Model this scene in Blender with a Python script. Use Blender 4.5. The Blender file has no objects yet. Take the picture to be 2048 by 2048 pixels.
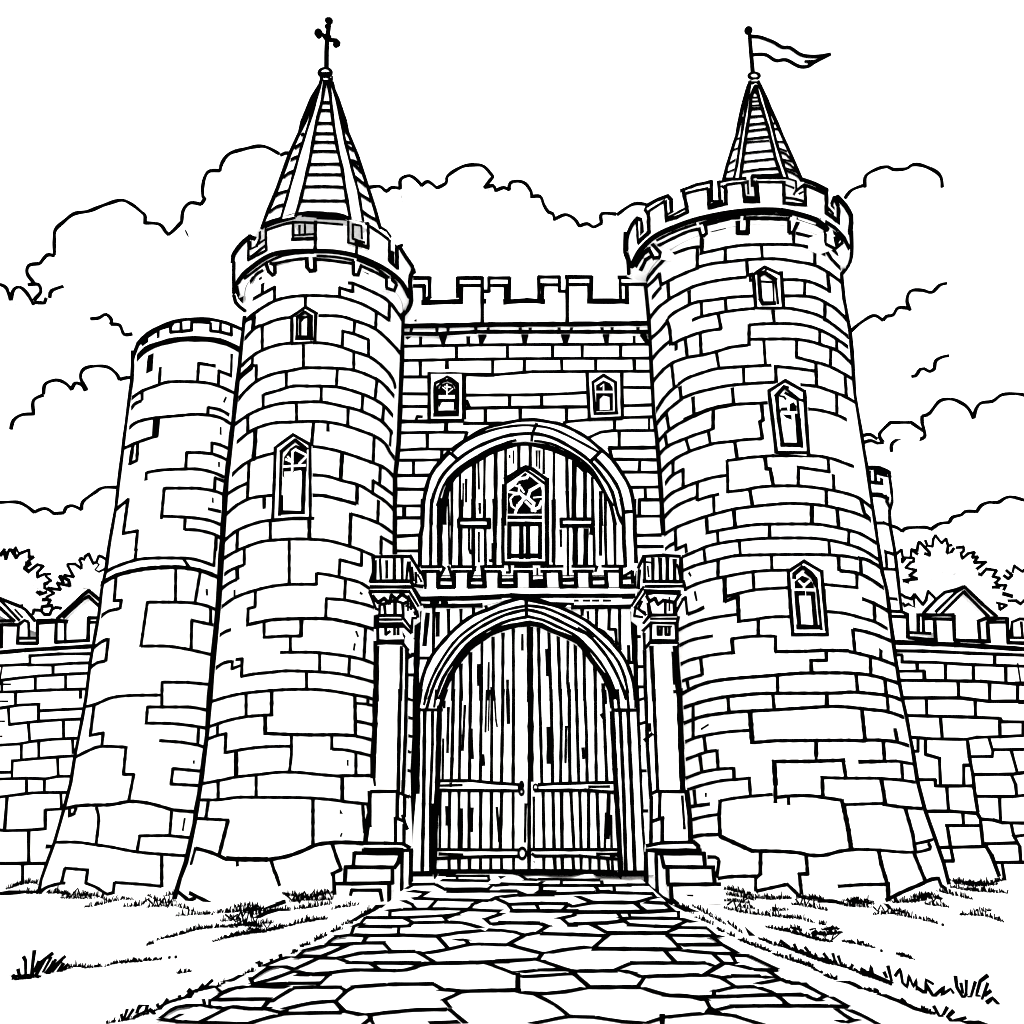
import bpy, bmesh, math, random, re
from mathutils import Vector, Matrix
from mathutils.geometry import tessellate_polygon
random.seed(7)
S = bpy.context.scene
COL = S.collection
# ------------------------------------------------------------------ camera
# read off the drawing: vertical lines meet far above, the courses flatten at y = 1666 of 2048
F = 1964.0; CX = 1056.0; CY = 1024.0; TH = math.radians(18.1); H = 2.0
cam = bpy.data.cameras.new('camera'); camo = bpy.data.objects.new('camera', cam); COL.objects.link(camo)
camo.location = (0, 0, H); camo.rotation_euler = (math.radians(90) + TH, 0, 0)
cam.sensor_width = 36; cam.lens = 36 * F / 2048; cam.shift_x = -(CX - 1024) / 2048
cam.clip_start = .1; cam.clip_end = 3000
S.camera = camo
# ------------------------------------------------------------------ daylight: bright even overcast, exposed for white paper
W = bpy.data.worlds.new('World'); S.world = W; W.use_nodes = True
nt = W.node_tree; bg = nt.nodes['Background']
sky = nt.nodes.new('ShaderNodeTexSky'); sky.sky_type = 'NISHITA'; sky.sun_disc = False
EL, AZ = 14, 184
sky.sun_elevation = math.radians(EL); sky.sun_rotation = math.radians(AZ); sky.air_density = 1.0; sky.dust_density = 4; sky.ozone_density = 0.5
# a closed white overcast over a thin remainder of clear-sky colour
clr = nt.nodes.new('ShaderNodeMix'); clr.data_type = 'RGBA'; clr.inputs[0].default_value = .97; clr.inputs[7].default_value = (8.4, 8.4, 8.4, 1)
nt.links.new(sky.outputs[0], clr.inputs[6]); nt.links.new(clr.outputs[2], bg.inputs[0]); bg.inputs[1].default_value = .12
sun = bpy.data.lights.new('sun', 'SUN'); sun.energy = 1.0; sun.angle = math.radians(20); sun.color = (1, .97, .92)
so = bpy.data.objects.new('sun', sun); COL.objects.link(so)
a, e = math.radians(AZ), math.radians(EL)
d = Vector((math.sin(a) * math.cos(e), math.cos(a) * math.cos(e), math.sin(e)))
so.rotation_euler = d.to_track_quat('Z', 'Y').to_euler(); so.location = (0, -20, 60)
S.view_settings.view_transform = 'Standard'; S.view_settings.look = 'None'
S.view_settings.exposure = 1.4; S.view_settings.gamma = 1
S.cycles.max_bounces = 8; S.cycles.diffuse_bounces = 6
S.cycles.filter_width = 1.1
# ------------------------------------------------------------------ materials
def mat_white(name, c=.82, scale=3):
    m = bpy.data.materials.new(name); m.use_nodes = True; n = m.node_tree
    b = n.nodes['Principled BSDF']; b.inputs['Roughness'].default_value = .95
    b.inputs['Specular IOR Level'].default_value = .1
    t = n.nodes.new('ShaderNodeTexNoise'); t.inputs['Scale'].default_value = scale; t.inputs['Detail'].default_value = 6
    r = n.nodes.new('ShaderNodeValToRGB'); r.color_ramp.elements[0].color = (c - .05, c - .05, c - .05, 1)
    r.color_ramp.elements[1].color = (c + .03, c + .03, c + .03, 1)
    n.links.new(t.outputs[0], r.inputs[0]); n.links.new(r.outputs[0], b.inputs['Base Color'])
    return m
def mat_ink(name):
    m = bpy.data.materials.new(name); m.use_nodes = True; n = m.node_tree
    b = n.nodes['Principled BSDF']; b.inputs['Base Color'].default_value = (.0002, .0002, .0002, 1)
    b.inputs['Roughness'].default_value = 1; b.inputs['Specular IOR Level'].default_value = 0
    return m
M_STONE = mat_white('white_stone'); M_WOOD = mat_white('white_timber', .84, 9); M_GROUND = mat_white('white_ground', .8, .6)
M_CLOUD = mat_white('white_cloud', .85, .05); M_LEAF = mat_white('white_foliage', .8, 2); M_CLOTH = mat_white('white_cloth', .84, 5)
M_INK = mat_ink('black_joint')
# ------------------------------------------------------------------ traces: lines read off the drawing
T = {}
# ---- pen lines of the drawing, read in crops: "@x,y,size" then polylines in 1932ths of the crop
T['left_wall'] = '''@400,400,500
s 355,935 430,870 570,785 700,750 850,740 1020,745 1100,755 1250,805 1370,870 1460,930
l 578,785 578,675 415,765
l 487,650 483,712
l 1078,745 1078,680 1180,710 1180,645
s 1140,642 1180,645 1380,735 1470,800 1555,915
l 1462,800 1458,930
l 815,745 815,825
s 350,1070 430,990 495,965 600,925 700,908
l 422,880 418,995
l4 412,920 405,1010 350,1070
l4 355,935 412,915
s 915,895 1080,900 1200,935 1340,990 1450,1080 1555,1195
l 1360,870 1355,995
l 1195,935 1187,1035
l 1098,1130 1103,1015 1187,1035 1300,1080 1300,1215
l 483,970 483,1160
l 410,920 428,920
s 325,1280 410,1205 500,1155 620,1118 750,1105 920,1105 1050,1125 1180,1170 1320,1220 1430,1310 1490,1390 1508,1460
l 800,1110 800,1300
l 1187,1175 1187,1310
l4 320,1350 405,1270 410,1215
l 405,1280 438,1282 436,1395
s4 305,1390 350,1345 415,1295
s 300,1540 360,1470 450,1395 570,1345 700,1320 800,1300 900,1298 1050,1302 1200,1320 1360,1385 1430,1440 1500,1520
l 668,1330 668,1445
l 1060,1310 1053,1440
l 1365,1390 1350,1540
l 490,1600 490,1505
s 490,1505 600,1475 720,1440 850,1440 930,1440 1080,1450 1250,1500 1350,1545 1420,1590 1490,1670
l 937,1445 935,1565
l 1257,1505 1248,1640
s 265,1740 380,1660 490,1610 620,1575 760,1565 930,1562 1100,1595 1250,1635 1400,1710 1480,1800 1485,1815
l 372,1660 372,1800
l 745,1570 748,1700
l 1143,1615 1140,1745
l 1418,1590 1408,1710
s 285,1875 370,1805 450,1760 570,1725 700,1718 880,1712 1000,1720 1140,1750 1340,1820
l 988,1720 988,1785
l3.5 1472,1805 1465,1900
l3 1270,550 1300,570
l3 460,612 478,603
@400,800,500
s 1340,275 1420,330 1470,410 1500,450
l7.5 430,230 428,330 415,465
l6 878,170 862,350
l 1343,290 1335,490
s 250,580 320,515 400,465 500,430 575,412
s 870,360 950,370 1100,405 1330,485 1430,530 1500,600
l7.5 1097,410 1085,615
l 382,475 375,640 368,775
s 218,725 290,680 365,645
s 870,580 980,590 1100,625 1230,660 1330,720 1430,785 1500,855
l 1390,530 1385,650
l 1332,720 1335,625 1420,680 1500,740
s 200,890 280,820 380,765 480,745 560,738
l6 498,750 498,835
l6.5 1212,670 1210,800
s6 870,738 950,740 1080,770 1208,805
l6.5 1155,1120 1163,880
s 1163,880 1280,915 1380,955 1450,1000 1500,1040
l 1376,780 1370,945
s 190,1090 280,1015 380,970 480,940 560,930
l 293,1020 288,1160
l 545,945 545,1080
l7 845,920 845,1075
s 185,1225 290,1165 400,1120 480,1095 560,1085 720,1075 880,1078 1000,1090 1150,1130 1250,1165 1350,1210
l 1395,1190 1397,1060 1485,1110
l 345,1160 345,1275
s 190,1350 250,1310 345,1275
l7 290,1300 292,1385
s 175,1455 230,1415 292,1385
l 690,1090 690,1415
l 1247,1170 1245,1280 1080,1235 1072,1365
l 695,1425 900,1425 898,1340
s 898,1340 980,1350 1100,1375 1230,1410 1310,1460
s 170,1600 270,1530 400,1480 560,1440 695,1425
l3 270,1470 270,1525
l 430,1490 428,1600 375,1612 370,1740
l 1122,1385 1115,1540
l 970,1690 975,1535 1115,1545
s 1115,1545 1230,1570 1330,1600 1385,1640
s6 360,1740 500,1710 620,1695 960,1690 1100,1710 1250,1745 1375,1785
l 497,1720 497,1835
l 497,1835 650,1825 780,1825
l7 780,1825 784,1700
s 155,1820 200,1790 245,1775
l3 1235,1490 1250,1500
@300,1250,500
l 1085,95 1085,210
s 1005,212 1250,212 1400,225 1540,245 1650,270 1730,300
l 1310,225 1310,350
l 1540,250 1533,385
l 1663,20 1650,265
s 512,335 570,295 640,280
l4.5 640,280 635,340 710,310
l 670,268 715,262 710,400
s 705,400 800,380 950,365 1050,355 1240,360 1400,370 1530,390 1650,420 1735,445
l 1208,365 1210,490
s 485,590 600,555 720,530 880,512 1050,500 1240,498 1400,510 1570,540 1680,560 1735,580
l 745,535 745,710
l6.5 942,515 940,700
s 465,785 600,740 740,710 880,698 950,695
l7 892,700 892,840
l6 892,838 1050,845 1250,850 1430,848 1580,855
l6 1580,545 1585,855
l4.5 1590,605 1680,612 1680,570
l4.5 1680,615 1735,625
s 1595,745 1650,755 1730,775
s 1590,860 1640,870 1715,890
l4.5 525,785 525,860
l 455,880 520,855 590,840 583,990
s 583,988 700,965 850,945 1000,938 1090,938
l 1093,850 1093,1000 1078,1135
l 1403,860 1403,960
s 1403,960 1500,965 1600,985 1720,1015
l8 668,975 668,1165
l 1588,990 1588,1160
s 415,1225 550,1200 670,1175 850,1155 1000,1138 1150,1140 1300,1155 1480,1170
l 1460,1165 1700,1163
l 530,1215 530,1345
l 822,1170 822,1325
l7 1483,1170 1483,1350
s 395,1352 540,1350 680,1332 850,1332 1180,1335 1400,1350 1500,1365 1690,1385
l 455,1355 435,1495
l 370,1495 450,1500 610,1508
l6.5 605,1515 540,1765
l6 1258,1350 1258,1710
l 1640,1390 1655,1600
l 320,1850 355,1725
s6.5 355,1725 480,1760 590,1810
l9 600,1805 680,1810 900,1812
s7 900,1815 1050,1790 1180,1745 1300,1695 1480,1680 1660,1688
l 675,1815 678,1860
l6 935,1815 960,1900 975,1932 1000,2010
l6 1408,1700 1440,1800 1475,1890 1400,1925
l3 1590,50 1605,90
l3 1580,145 1572,195
f 1463,1415 1490,1460 1462,1460
l2.5 1525,1045 1525,1085
l2.5 1480,1610 1470,1635
l3 340,1045 335,1075
'''
T['left_roof'] = '''@400,0,500
l 955,800 1000,800
l5.5 930,860 1005,860
l 915,960 1035,960
l 895,1040 1050,1040
l 880,1106 1055,1106
l 865,1178 960,1176 1065,1178
l 845,1278 960,1276 1085,1274
l 820,1357 1100,1357
l 800,1452 960,1448 1120,1454
l 775,1560 1135,1560
s 785,1055 810,1038
s 735,1155 765,1130 795,1112
s 705,1245 730,1228 760,1218
s 648,1385 680,1350 730,1330
s 590,1515 635,1495 690,1480
s 540,1650 595,1605 660,1590
s 490,1745 560,1715 640,1690
s4.5 1095,990 1140,1050 1170,1120
l4.5 1120,1100 1165,1112
s 1115,1110 1140,1140 1180,1165
s 1155,1245 1195,1255 1225,1275
s 1160,1255 1210,1300 1240,1340
s 1180,1365 1235,1405 1275,1440
s 1210,1490 1255,1520 1310,1555
s 1245,1635 1300,1675 1375,1715
f 820,1505 833,1498 832,1508
s6 500,1735 640,1690 760,1660 870,1650 1005,1660 1085,1668 1150,1700
'''
T['left_parapet'] = '''@400,400,500
s9 290,640 330,580 400,520 500,450 600,410 760,395 900,395 1040,400 1200,430 1350,490 1470,560 1560,640 1620,750
s4 500,215 600,175 740,140 
s4.5 500,240 600,205 720,175 880,180
l5 510,230 515,390 375,465 378,320
l4 435,355 500,310
l5 395,440 500,360
l5 465,250 465,300 440,360
l3.5 395,320 395,380 440,360
l6 720,175 720,310
l4.5 770,200 770,270
l4 812,170 812,270
l7 712,305 900,300
l4.5 735,275 880,265
l7 893,170 890,390
l9 800,115 880,120 1000,125 1080,128
l4.5 900,175 1100,192
f 895,105 1080,118 1140,165 1090,160 900,152
l5 1145,170 1145,330 1300,375 
l6 1298,370 1298,180 1280,185
l4.5 1180,190 1180,300 1230,320 1270,330
l4 1245,200 1250,300
l4 1180,190 1245,200
l7 1200,330 1300,370
l6 1210,350 1207,420
s5 1300,200 1380,250 1460,310
s4 1390,210 1440,240 1475,290
l6 1462,310 1460,470 1520,525
l9 1470,400 1480,480
l8 1520,520 1518,360
l4 1490,400 1490,460
l9 380,285 425,300
'''
T['left_corbels'] = '''@400,400,500
s5 390,640 430,580 490,540
s5 560,495 700,465 820,450
s5 880,455 1000,465 1180,490
s5 1240,505 1350,555 1450,605
s4 340,610 420,550 520,480 640,430 760,410 880,405
s4 900,430 1050,440 1190,465
s4 1210,460 1350,520 1460,600
'''
T['back_tower'] = '''@0,600,500
f 1145,430 1190,408 1182,548 1130,572 1137,480
l 1240,525 1232,650
s 1020,760 1100,705 1220,660 1300,635 1450,632 1600,642 1700,670 1810,720
l 1525,640 1535,490 1660,510
l 1685,665 1690,550 1785,585
l3.5 1783,585 1789,420
l 1100,705 1100,775
s 1015,840 1050,800 1100,780
s 1000,990 1060,945 1180,915 1380,895 1500,885 1600,890 1700,910 1785,960
l 1605,885 1607,830
s 1605,830 1700,850 1770,890
f 1182,920 1242,910 1228,1055 1175,1050
s 965,1145 1080,1095 1225,1048
l 1067,1100 1060,1240 1010,1265
l6 1008,1265 1028,1130
l 1635,1190 1637,1105 1700,1120 1755,1145
l 1435,1300 1442,1180 1550,1180 1640,1190
s 1640,1190 1710,1215 1755,1240
l 1130,1390 1132,1335
s 1132,1335 1250,1315 1400,1308 1530,1308 1650,1335 1730,1370
l 1655,1475 1660,1375 1740,1405
l 1248,1690 1270,1455 1520,1455
s 1520,1455 1650,1475 1740,1510
l 1610,1615 1700,1635
s 1240,1672 1350,1675 1500,1685 1620,1705 1710,1740
l 1430,1690 1425,1775
s 1425,1775 1530,1780 1650,1810 1700,1840
l 1670,1815 1665,1932
l 905,1615 990,1545
l 992,1540 955,1805 1065,1785 1050,1932
l2.5 1703,985 1703,1040
l2.5 1642,1530 1642,1565
l2.5 1745,752 1728,790
l2.5 1690,1255 1690,1290
@0,1000,500
l 1055,385 1045,465
s 815,560 900,515 1050,465 1180,450 1400,450 1480,455 1560,475 1655,510
l4.5 1668,270 1650,510
s7.5 780,650 900,585 1050,545 1200,525 1400,522 1560,550 1690,600
l 1420,460 1460,520
l 900,590 885,780 940,775 930,840
s 785,900 840,860 930,840
l 1358,530 1355,790
l 1545,560 1505,795
l 1090,1130 1140,790 1300,790
s 1300,790 1480,795 1600,820 1670,850
l 1625,845 1625,965
l 1475,1155 1480,930 1640,965
s 1090,1130 1280,1130 1400,1145 1500,1165 1630,1195
s 730,1140 790,1095 840,1075
l 840,1075 820,1245
s 700,1300 750,1260 820,1245
s 650,1600 740,1580 860,1530 1000,1512 1240,1508
l 1250,1590 1252,1408
l 1252,1408 1450,1410 1610,1425
l 1130,1730 1140,1600 1450,1600
s 1450,1600 1520,1608 1620,1630
s 1130,1725 1320,1728 1480,1745 1600,1765
l 1532,1765 1525,1895
l 1235,1860 1400,1872 1520,1892 1590,1915
l 730,1590 700,1820 800,1800 790,1895
l3 1595,690 1598,735
@0,1400,500
s 590,440 680,395 780,360 980,365
l 975,365 955,575 1035,575 995,780
s6 500,840 640,815 850,810 1000,785 1130,795 1250,825 1340,850 1510,865
l 540,840 540,895 575,880 590,840
s 745,825 765,920 745,1110
l 1325,850 1310,1045
s 430,1100 600,1100 740,1120 850,1135 1000,1165 1150,1185 1440,1205
l 1060,1165 1080,1050 1300,1048 1465,1065
l6 1248,1195 1248,1440
s 1248,1440 1100,1425 885,1410
l 885,1410 875,1495
l 480,1405 505,1300 680,1315 665,1415
s 665,1415 740,1445 830,1500 870,1490
s 310,1490 370,1445 480,1415 510,1415
l 1550,550 1335,530 1320,650 1540,662
l2.5 1425,915 1410,1010
l2.5 1495,470 1495,490
'''
T['back_parapet'] = '''@0,600,500
s6 1025,460 1060,350 1140,265 1280,190 1400,158 1500,150 1620,150 1750,180 1870,230
s10 1030,490 1120,390 1250,335 1400,305 1550,303 1650,310 1750,335 1850,385
l 1320,200 1320,250 1400,245 1480,235 1482,165
l 1400,165 1400,245
l7 1500,168 1620,175
l 1627,180 1627,240 1700,248 1785,270 1785,210
l 1703,185 1700,245
l4.5 1322,205 1345,175 1395,168
l4.5 1225,290 1225,230 1310,205
f 1090,340 1150,290 1150,325 1105,360
s4 1040,440 1080,340 1140,290 1220,235
'''
T['wall_left'] = '''@0,1000,500
l7.5 -40,1182 200,1160 720,1130
l 225,1205 450,1190 730,1188
l 232,1205 232,1270
l -40,1282 220,1270
l 220,1275 400,1275 560,1262 720,1258
l 410,1275 410,1345
l -40,1400 150,1375 300,1360 540,1345 700,1338
l4.5 15,1390 15,1480
l 273,1365 273,1470
l 507,1350 507,1460
l -40,1485 130,1482 390,1468 680,1460
l 120,1490 120,1585
l 622,1470 622,1530
l -40,1615 150,1585 300,1578
l6 298,1578 298,1700
l 300,1630 480,1620 650,1612
l 65,1605 72,1735
l 72,1735 300,1710 450,1700 640,1692
l 220,1725 230,1870
l 490,1705 492,1840
l -40,1897 150,1885 250,1865 400,1850 620,1840
@0,1400,500
l 165,345 165,465
l 300,325 300,450
l 560,290 565,410
l4.5 92,600 95,470
l 90,472 250,455 450,440 570,432
l -40,560 90,558
l 445,445 450,590
l -40,612 200,605 350,610 450,590 555,590
l 205,610 205,715
l 343,610 343,710
l -40,755 150,730 250,718 370,715 530,715
l6 55,750 35,1010
l -40,1000 45,1010 230,1005 350,995
l6 350,1000 350,850
l 350,850 500,840
l 470,720 475,830
l6 222,1015 222,1250
l6.5 360,1132 400,1132
l6.5 -40,1263 355,1263
l6 175,1265 175,1395
@0,1000,500
l7 10,960 10,1140
l6 -40,968 15,965 145,965
l6 143,965 135,1108 290,1108 290,940
l5 150,1068 285,1068
l5 222,950 225,1060
s6 150,960 190,930 225,945
l7 290,935 400,930 520,940
l5 505,950 505,1095
l6 435,940 430,1100
l6 430,1100 505,1095 680,1085
l7 680,1090 685,910
l6 685,912 790,910
l5 300,952 440,945
l5 700,945 760,945
l5 -40,938 110,930
'''
T['gate_parapet'] = '''@780,500,550
l7 150,197 278,197 278,330 250,355
l7 160,253 240,253 240,365
l9 230,370 500,362
l7 502,370 502,255
l7 476,330 476,197 645,197
l6.5 648,195 648,520
l6 475,250 645,250
l6 650,290 695,290 695,197 840,197 838,350
l6 700,250 835,250
l7 812,255 815,375
l9 805,365 960,355 1080,362
l6 1046,350 1045,190 1190,190 1190,290 1235,290
l6 1050,245 1190,245
l6 1073,250 1070,375
l6.5 1245,515 1245,190
l7 1235,190 1415,190 1412,345
l6 1250,243 1400,243
l7 1400,250 1398,370
l10 1395,360 1670,360
l7 1665,375 1663,250
l5 1620,350 1615,195
l7 1605,192 1800,190
l6 1620,242 1790,242
l4 493,265 493,340
l4 825,265 825,340
f 170,490 188,485 188,505 170,503
l3 670,345 670,375
@780,500,550
'''
T['gate_parapet'] += '''@780,500,550
l9 90,535 400,530 700,524 1250,521 1830,515
'''
T['gate_band'] = '''@780,500,550
l7 90,587 330,590 600,575 1180,575 1830,575
l5 330,540 330,575
l5 408,540 408,575
l5 602,540 605,575
l5 690,540 690,575
l5 915,535 915,570
l5 985,535 985,570
l5 1187,535 1190,570
l5 1280,535 1270,570
l5 1487,530 1492,570
l5 1562,510 1560,560
l5 1742,525 1742,570
l5 155,540 145,580
'''
T['gate_wall'] = '''@780,500,550
l5 215,600 215,675
l7 550,590 550,665
l5 120,620 150,595
l5 1715,590 1715,660
l6 1760,585 1790,630 1820,650
l 85,677 560,668 900,665 1840,662
l 85,777 460,770 830,765 1200,762 1840,760
l6 467,680 467,765
l6 825,680 825,765
l6 1142,675 1142,760
l 1350,675 1350,755
l6 1620,670 1620,755
l6 213,785 213,885
l7 400,785 400,830
l5 722,780 720,880
l6 945,770 943,850
l 1205,770 1208,845
l 1445,765 1445,850
l6 1715,765 1718,855
l 85,892 270,892
l7 270,873 400,872 725,878
l 725,878 1000,855 1840,852
l 80,1010 270,1012
l 530,1020 1000,1018 1240,1010 1390,1000
l 1640,965 1850,968
l5.5 80,1100 260,1100
l6 530,1112 900,1105 1390,1102
l5.5 1640,1095 1850,1088
l6 840,1025 840,1100
l6 1065,1020 1065,1100
l6 670,1120 670,1210
l6 915,1115 915,1195
l6 1240,1110 1240,1200
l7 80,1205 280,1205 510,1200
l6 520,1218 820,1218
l 1220,1215 1260,1205 1400,1192 1620,1185
l 1640,1178 1860,1172
l8 395,1210 393,1280
l6 1577,1200 1577,1265
l4 1820,1180 1820,1265
l 70,1285 390,1280 540,1282 522,1340
l6 262,1290 262,1395
l 55,1408 220,1398 440,1400
s 1385,1325 1480,1280 1560,1270
l 1560,1270 1880,1268
l 50,1478 345,1475
l 365,1410 360,1475
l4 415,1405 375,1450
l6 1610,1280 1610,1380
l7 1540,1392 1885,1388
l5.5 1540,1392 1562,1470
l5.5 1560,1470 1890,1475
l5.5 165,1485 165,1580
l6 45,1585 270,1583
l6 1755,1485 1750,1560
l 1630,1560 1900,1562
l6 40,1680 240,1682
l 1690,1668 1905,1665
l6 1792,1670 1795,1755
l6 1752,1860 1752,1755 1905,1755
l5 40,1798 225,1798
l7 100,1805 100,1875
l6 40,1882 215,1882
l5 1735,1870 1910,1870
l6 540,1060 555,1100
l5 185,1190 190,1170 225,1172
@700,1000,400
l6 435,352 670,338
l5 435,492 660,492
@1020,1000,400
l6 1225,342 1455,338
l6 1225,450 1475,450
'''
T['small_window_left'] = '''@780,500,550
l6 275,872 275,1200
l8 520,880 520,1180
l6 270,1198 515,1198
s5 318,1150 318,935 380,905 400,890 430,905 475,940 475,1150
l6 310,1158 478,1158
s4 332,1130 335,960 370,925 405,915 440,930 465,965 462,1120
l6 335,1140 465,1140
f 340,985 360,945 400,930 440,945 460,985 460,1020 340,1020
l2.5w 400,945 400,1020
l2w 370,965 395,985
l2w 440,975 410,1000
l3w 385,960 425,965
f 340,1045 456,1045 456,1070 340,1072
f 340,1072 365,1072 345,1110
l3 455,1060 455,1120
'''
T['small_window_right'] = '''@780,500,550
l6 1385,870 1400,1180
l6 1628,865 1632,1170
l6 1395,1190 1632,1180
l5 1440,1155 1425,930 1500,880 1585,930 1590,1145
l5 1435,1150 1600,1145
f 1447,990 1447,950 1500,915 1545,935 1565,965 1567,990
l3w 1500,945 1500,985
l2.5w 1480,960 1500,945
f 1447,1005 1567,1005 1567,1130 1447,1135
w 1475,1125 1475,1050 1500,1025 1540,1035 1542,1120
l3 1460,1060 1462,1130
'''
T['upper_arch'] = '''@780,500,550
s7 225,1932 228,1850 245,1720 285,1580 350,1490 425,1415 
s6 425,1408 550,1320 680,1250 830,1212 930,1195 1010,1192 1130,1210 1220,1232 1370,1310 1480,1400
s6.5 1480,1400 1560,1470 1630,1570 1690,1680 1712,1800 1722,1932
s4 440,1420 520,1350 700,1270 880,1235 1020,1235 1150,1260 1300,1330 1465,1420
s6 290,1932 292,1780 330,1660 380,1570 480,1470 600,1390 740,1330 850,1300 1000,1290 1130,1315 1260,1380 1400,1480 1500,1600 1560,1700 1600,1850 1640,1932
s6 1430,1455 1530,1560 1610,1690 1640,1840
s4 330,1800 375,1660 450,1560 560,1480 700,1400 830,1350 890,1335
s4 1010,1340 1130,1360 1260,1420 1390,1510 1470,1620 1530,1740 1570,1800
l5 1030,1220 1000,1290 995,1340
l6 430,1430 480,1475
l6 1475,1420 1420,1475
l5 1640,1838 1710,1835
@700,1000,400
l8 705,0 700,250 680,350 675,640
l6 788,0 782,200 778,640
l3 850,20 845,250 855,480
@1020,1000,400
l7 1200,0 1205,280 1218,600
l7 1075,0 1095,100 1100,380 1115,640
l5 1110,118 1190,112
'''
T['upper_planks'] = '''@780,500,550
s11 375,1932 385,1760 420,1640 480,1560 600,1480 740,1405 900,1358 980,1355 1100,1385 1250,1440 1380,1525 1480,1640 1560,1790 1585,1932
l5 435,1640 435,1932
l3 410,1750 412,1850 415,1932
l4.5 492,1560 490,1900
l2.5 515,1640 512,1800
l4 535,1610 535,1770
l8 590,1500 588,1880
l3.5 620,1480 625,1680
l4 665,1450 660,1880
l7.5 742,1430 742,1932
l5 812,1390 812,1590
l5 795,1650 795,1932
l6 905,1370 905,1560
l6 985,1370 985,1540
l2.5 868,1410 868,1500
l2.5 840,1440 840,1460
l3 1050,1410 1050,1535
l3 1030,1410 1030,1520
l4 1080,1385 1080,1570
l4.5 1152,1410 1150,1932
l6 1242,1450 1245,1700 1252,1880
l9 1295,1480 1292,1880
l7 1370,1520 1370,1880
l5 1420,1600 1430,1932
l6 1480,1700 1485,1932
l4 1510,1720 1515,1932
s6 1300,1480 1330,1520 1370,1560
l4 630,1780 632,1850
@700,1000,400
l10 870,0 868,640
l3 950,0 960,620
l4.5 985,0 985,250 975,620
l4 1060,0 1062,170
l8 1065,290 1065,630
l3 1085,0 1085,170
l8 1190,0 1190,180
l7 1190,270 1192,640 1200,680
l3 1250,80 1255,130
l5 1300,0 1300,180
l5 1305,270 1310,640
l4 1150,270 1150,470 1165,520
l3 1245,310 1245,600
l7.5 1395,0 1400,430 1395,630
l3 1375,420 1375,600
l5 1475,180 1475,600
f 1335,570 1380,570 1370,605 1345,600
@1020,1000,400
l3 410,0 412,600
l5 430,0 425,630
l4 560,0 558,170
l7 610,0 615,170
l7 720,0 725,170
l4 795,0 795,170
l4 490,290 492,450
l4 558,270 560,730
l10 630,270 630,630
l9 735,290 730,630
l5 810,270 815,630
l6 875,0 875,530
l5 922,0 920,300 930,630
l5 790,270 780,330
f 950,0 1000,0 1030,100 1030,640 1000,640 995,350 985,90
'''
T['upper_straps'] = '''@700,1000,400
l7 1050,190 1345,190
l7 1050,255 1345,260
l6 1050,190 1050,260
l6 1340,185 1340,265
l8 1340,190 1345,265
@1020,1000,400
l6 495,185 800,185
l7 495,250 800,248
l6 495,185 495,255
l6 800,180 800,250
'''
T['upper_window'] = '''@780,500,550
l7 808,1610 905,1550 955,1525 1000,1540 1105,1615
l4 812,1640 900,1580 950,1545 1000,1575 1085,1640
l5 812,1610 808,1932
l8 1102,1610 1102,1932
f 835,1672 880,1630 950,1562 1010,1600 1055,1650 1068,1690 1068,1855 822,1855 822,1690
l6w 830,1680 870,1650 900,1610 960,1600 975,1580
l4w 870,1650 920,1670 940,1700
l4w 910,1650 905,1690
l5w 905,1700 940,1730 965,1745 
l6w 965,1745 985,1690 1045,1655
l6w 965,1740 1010,1780 1000,1830 1045,1810 1065,1770
l6w 950,1740 900,1790 880,1850
s4w 845,1750 870,1720 915,1715 935,1740 925,1780 890,1825 855,1800 845,1750
l4w 830,1700 900,1710
l5w 955,1770 985,1800 1020,1835
l3w 1010,1740 1065,1735
f 885,1765 900,1760 900,1785 890,1785
l5 820,1877 1070,1877
@700,1000,400
l6 1510,168 1855,168
l8.3 1515,232 1675,232
l8.3 1538,230 1538,560
l8.3 1655,230 1655,560
l8.3 1515,540 1675,540
l8.3 1700,232 1855,232
l8.3 1720,230 1720,560
l8.3 1838,225 1838,560
l8.3 1700,540 1855,540
l5 1478,0 1480,600
l8 1900,0 1905,600
l7 1475,612 1910,612
'''
T['balcony'] = '''@700,1000,400
l7.5 670,952 1180,945 1400,930 1560,922 1750,925
l5.5 690,645 870,645
l5.5 700,690 860,688
l5.5 980,645 1180,645
l5.5 1000,690 1170,690
l5.5 1300,642 1480,642
l5.5 1300,690 1450,690
l5 1590,690 1760,690
l4 1590,645 1760,645
l4 1850,645 1932,645
l5 1850,690 1932,690
l8 855,700 852,840 1005,840 1000,690
l7 870,770 1000,770
l8 1150,700 1148,835 1300,835 1297,690
l7 1160,772 1290,772
l8 1447,700 1445,832 1600,832 1597,690
l7 1460,775 1590,772
l8 1747,700 1745,832 1885,832 1880,690
l12 1755,800 1880,795
l5 885,640 910,660 870,740
l5 950,640 985,740
l6 1210,645 1170,740
l7 1278,640 1285,740
l5 690,700 705,840 640,840
l4 1540,640 1545,700 1510,700
l3 1810,660 1810,720
l7 640,842 730,842
l6 725,830 725,700
@1020,1000,400
l7.5 150,925 1200,925
l6 0,612 370,612
l5.5 300,640 510,640
l5.5 600,640 825,640
l5.5 890,640 1110,640
l5 300,688 490,690
l5.5 610,688 800,688
l5.5 910,688 1080,688
l5 840,640 825,690
l8 485,690 490,835 640,835 635,700
l7 500,775 620,768
l8 775,700 780,835 935,835 925,700
l7 795,760 920,758
l8 1072,650 1070,835 1215,835 1235,700
l6 1090,755 1225,752
l6 1180,690 1185,800
l4 560,640 560,730
l5 1090,740 1180,690
'''
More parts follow.
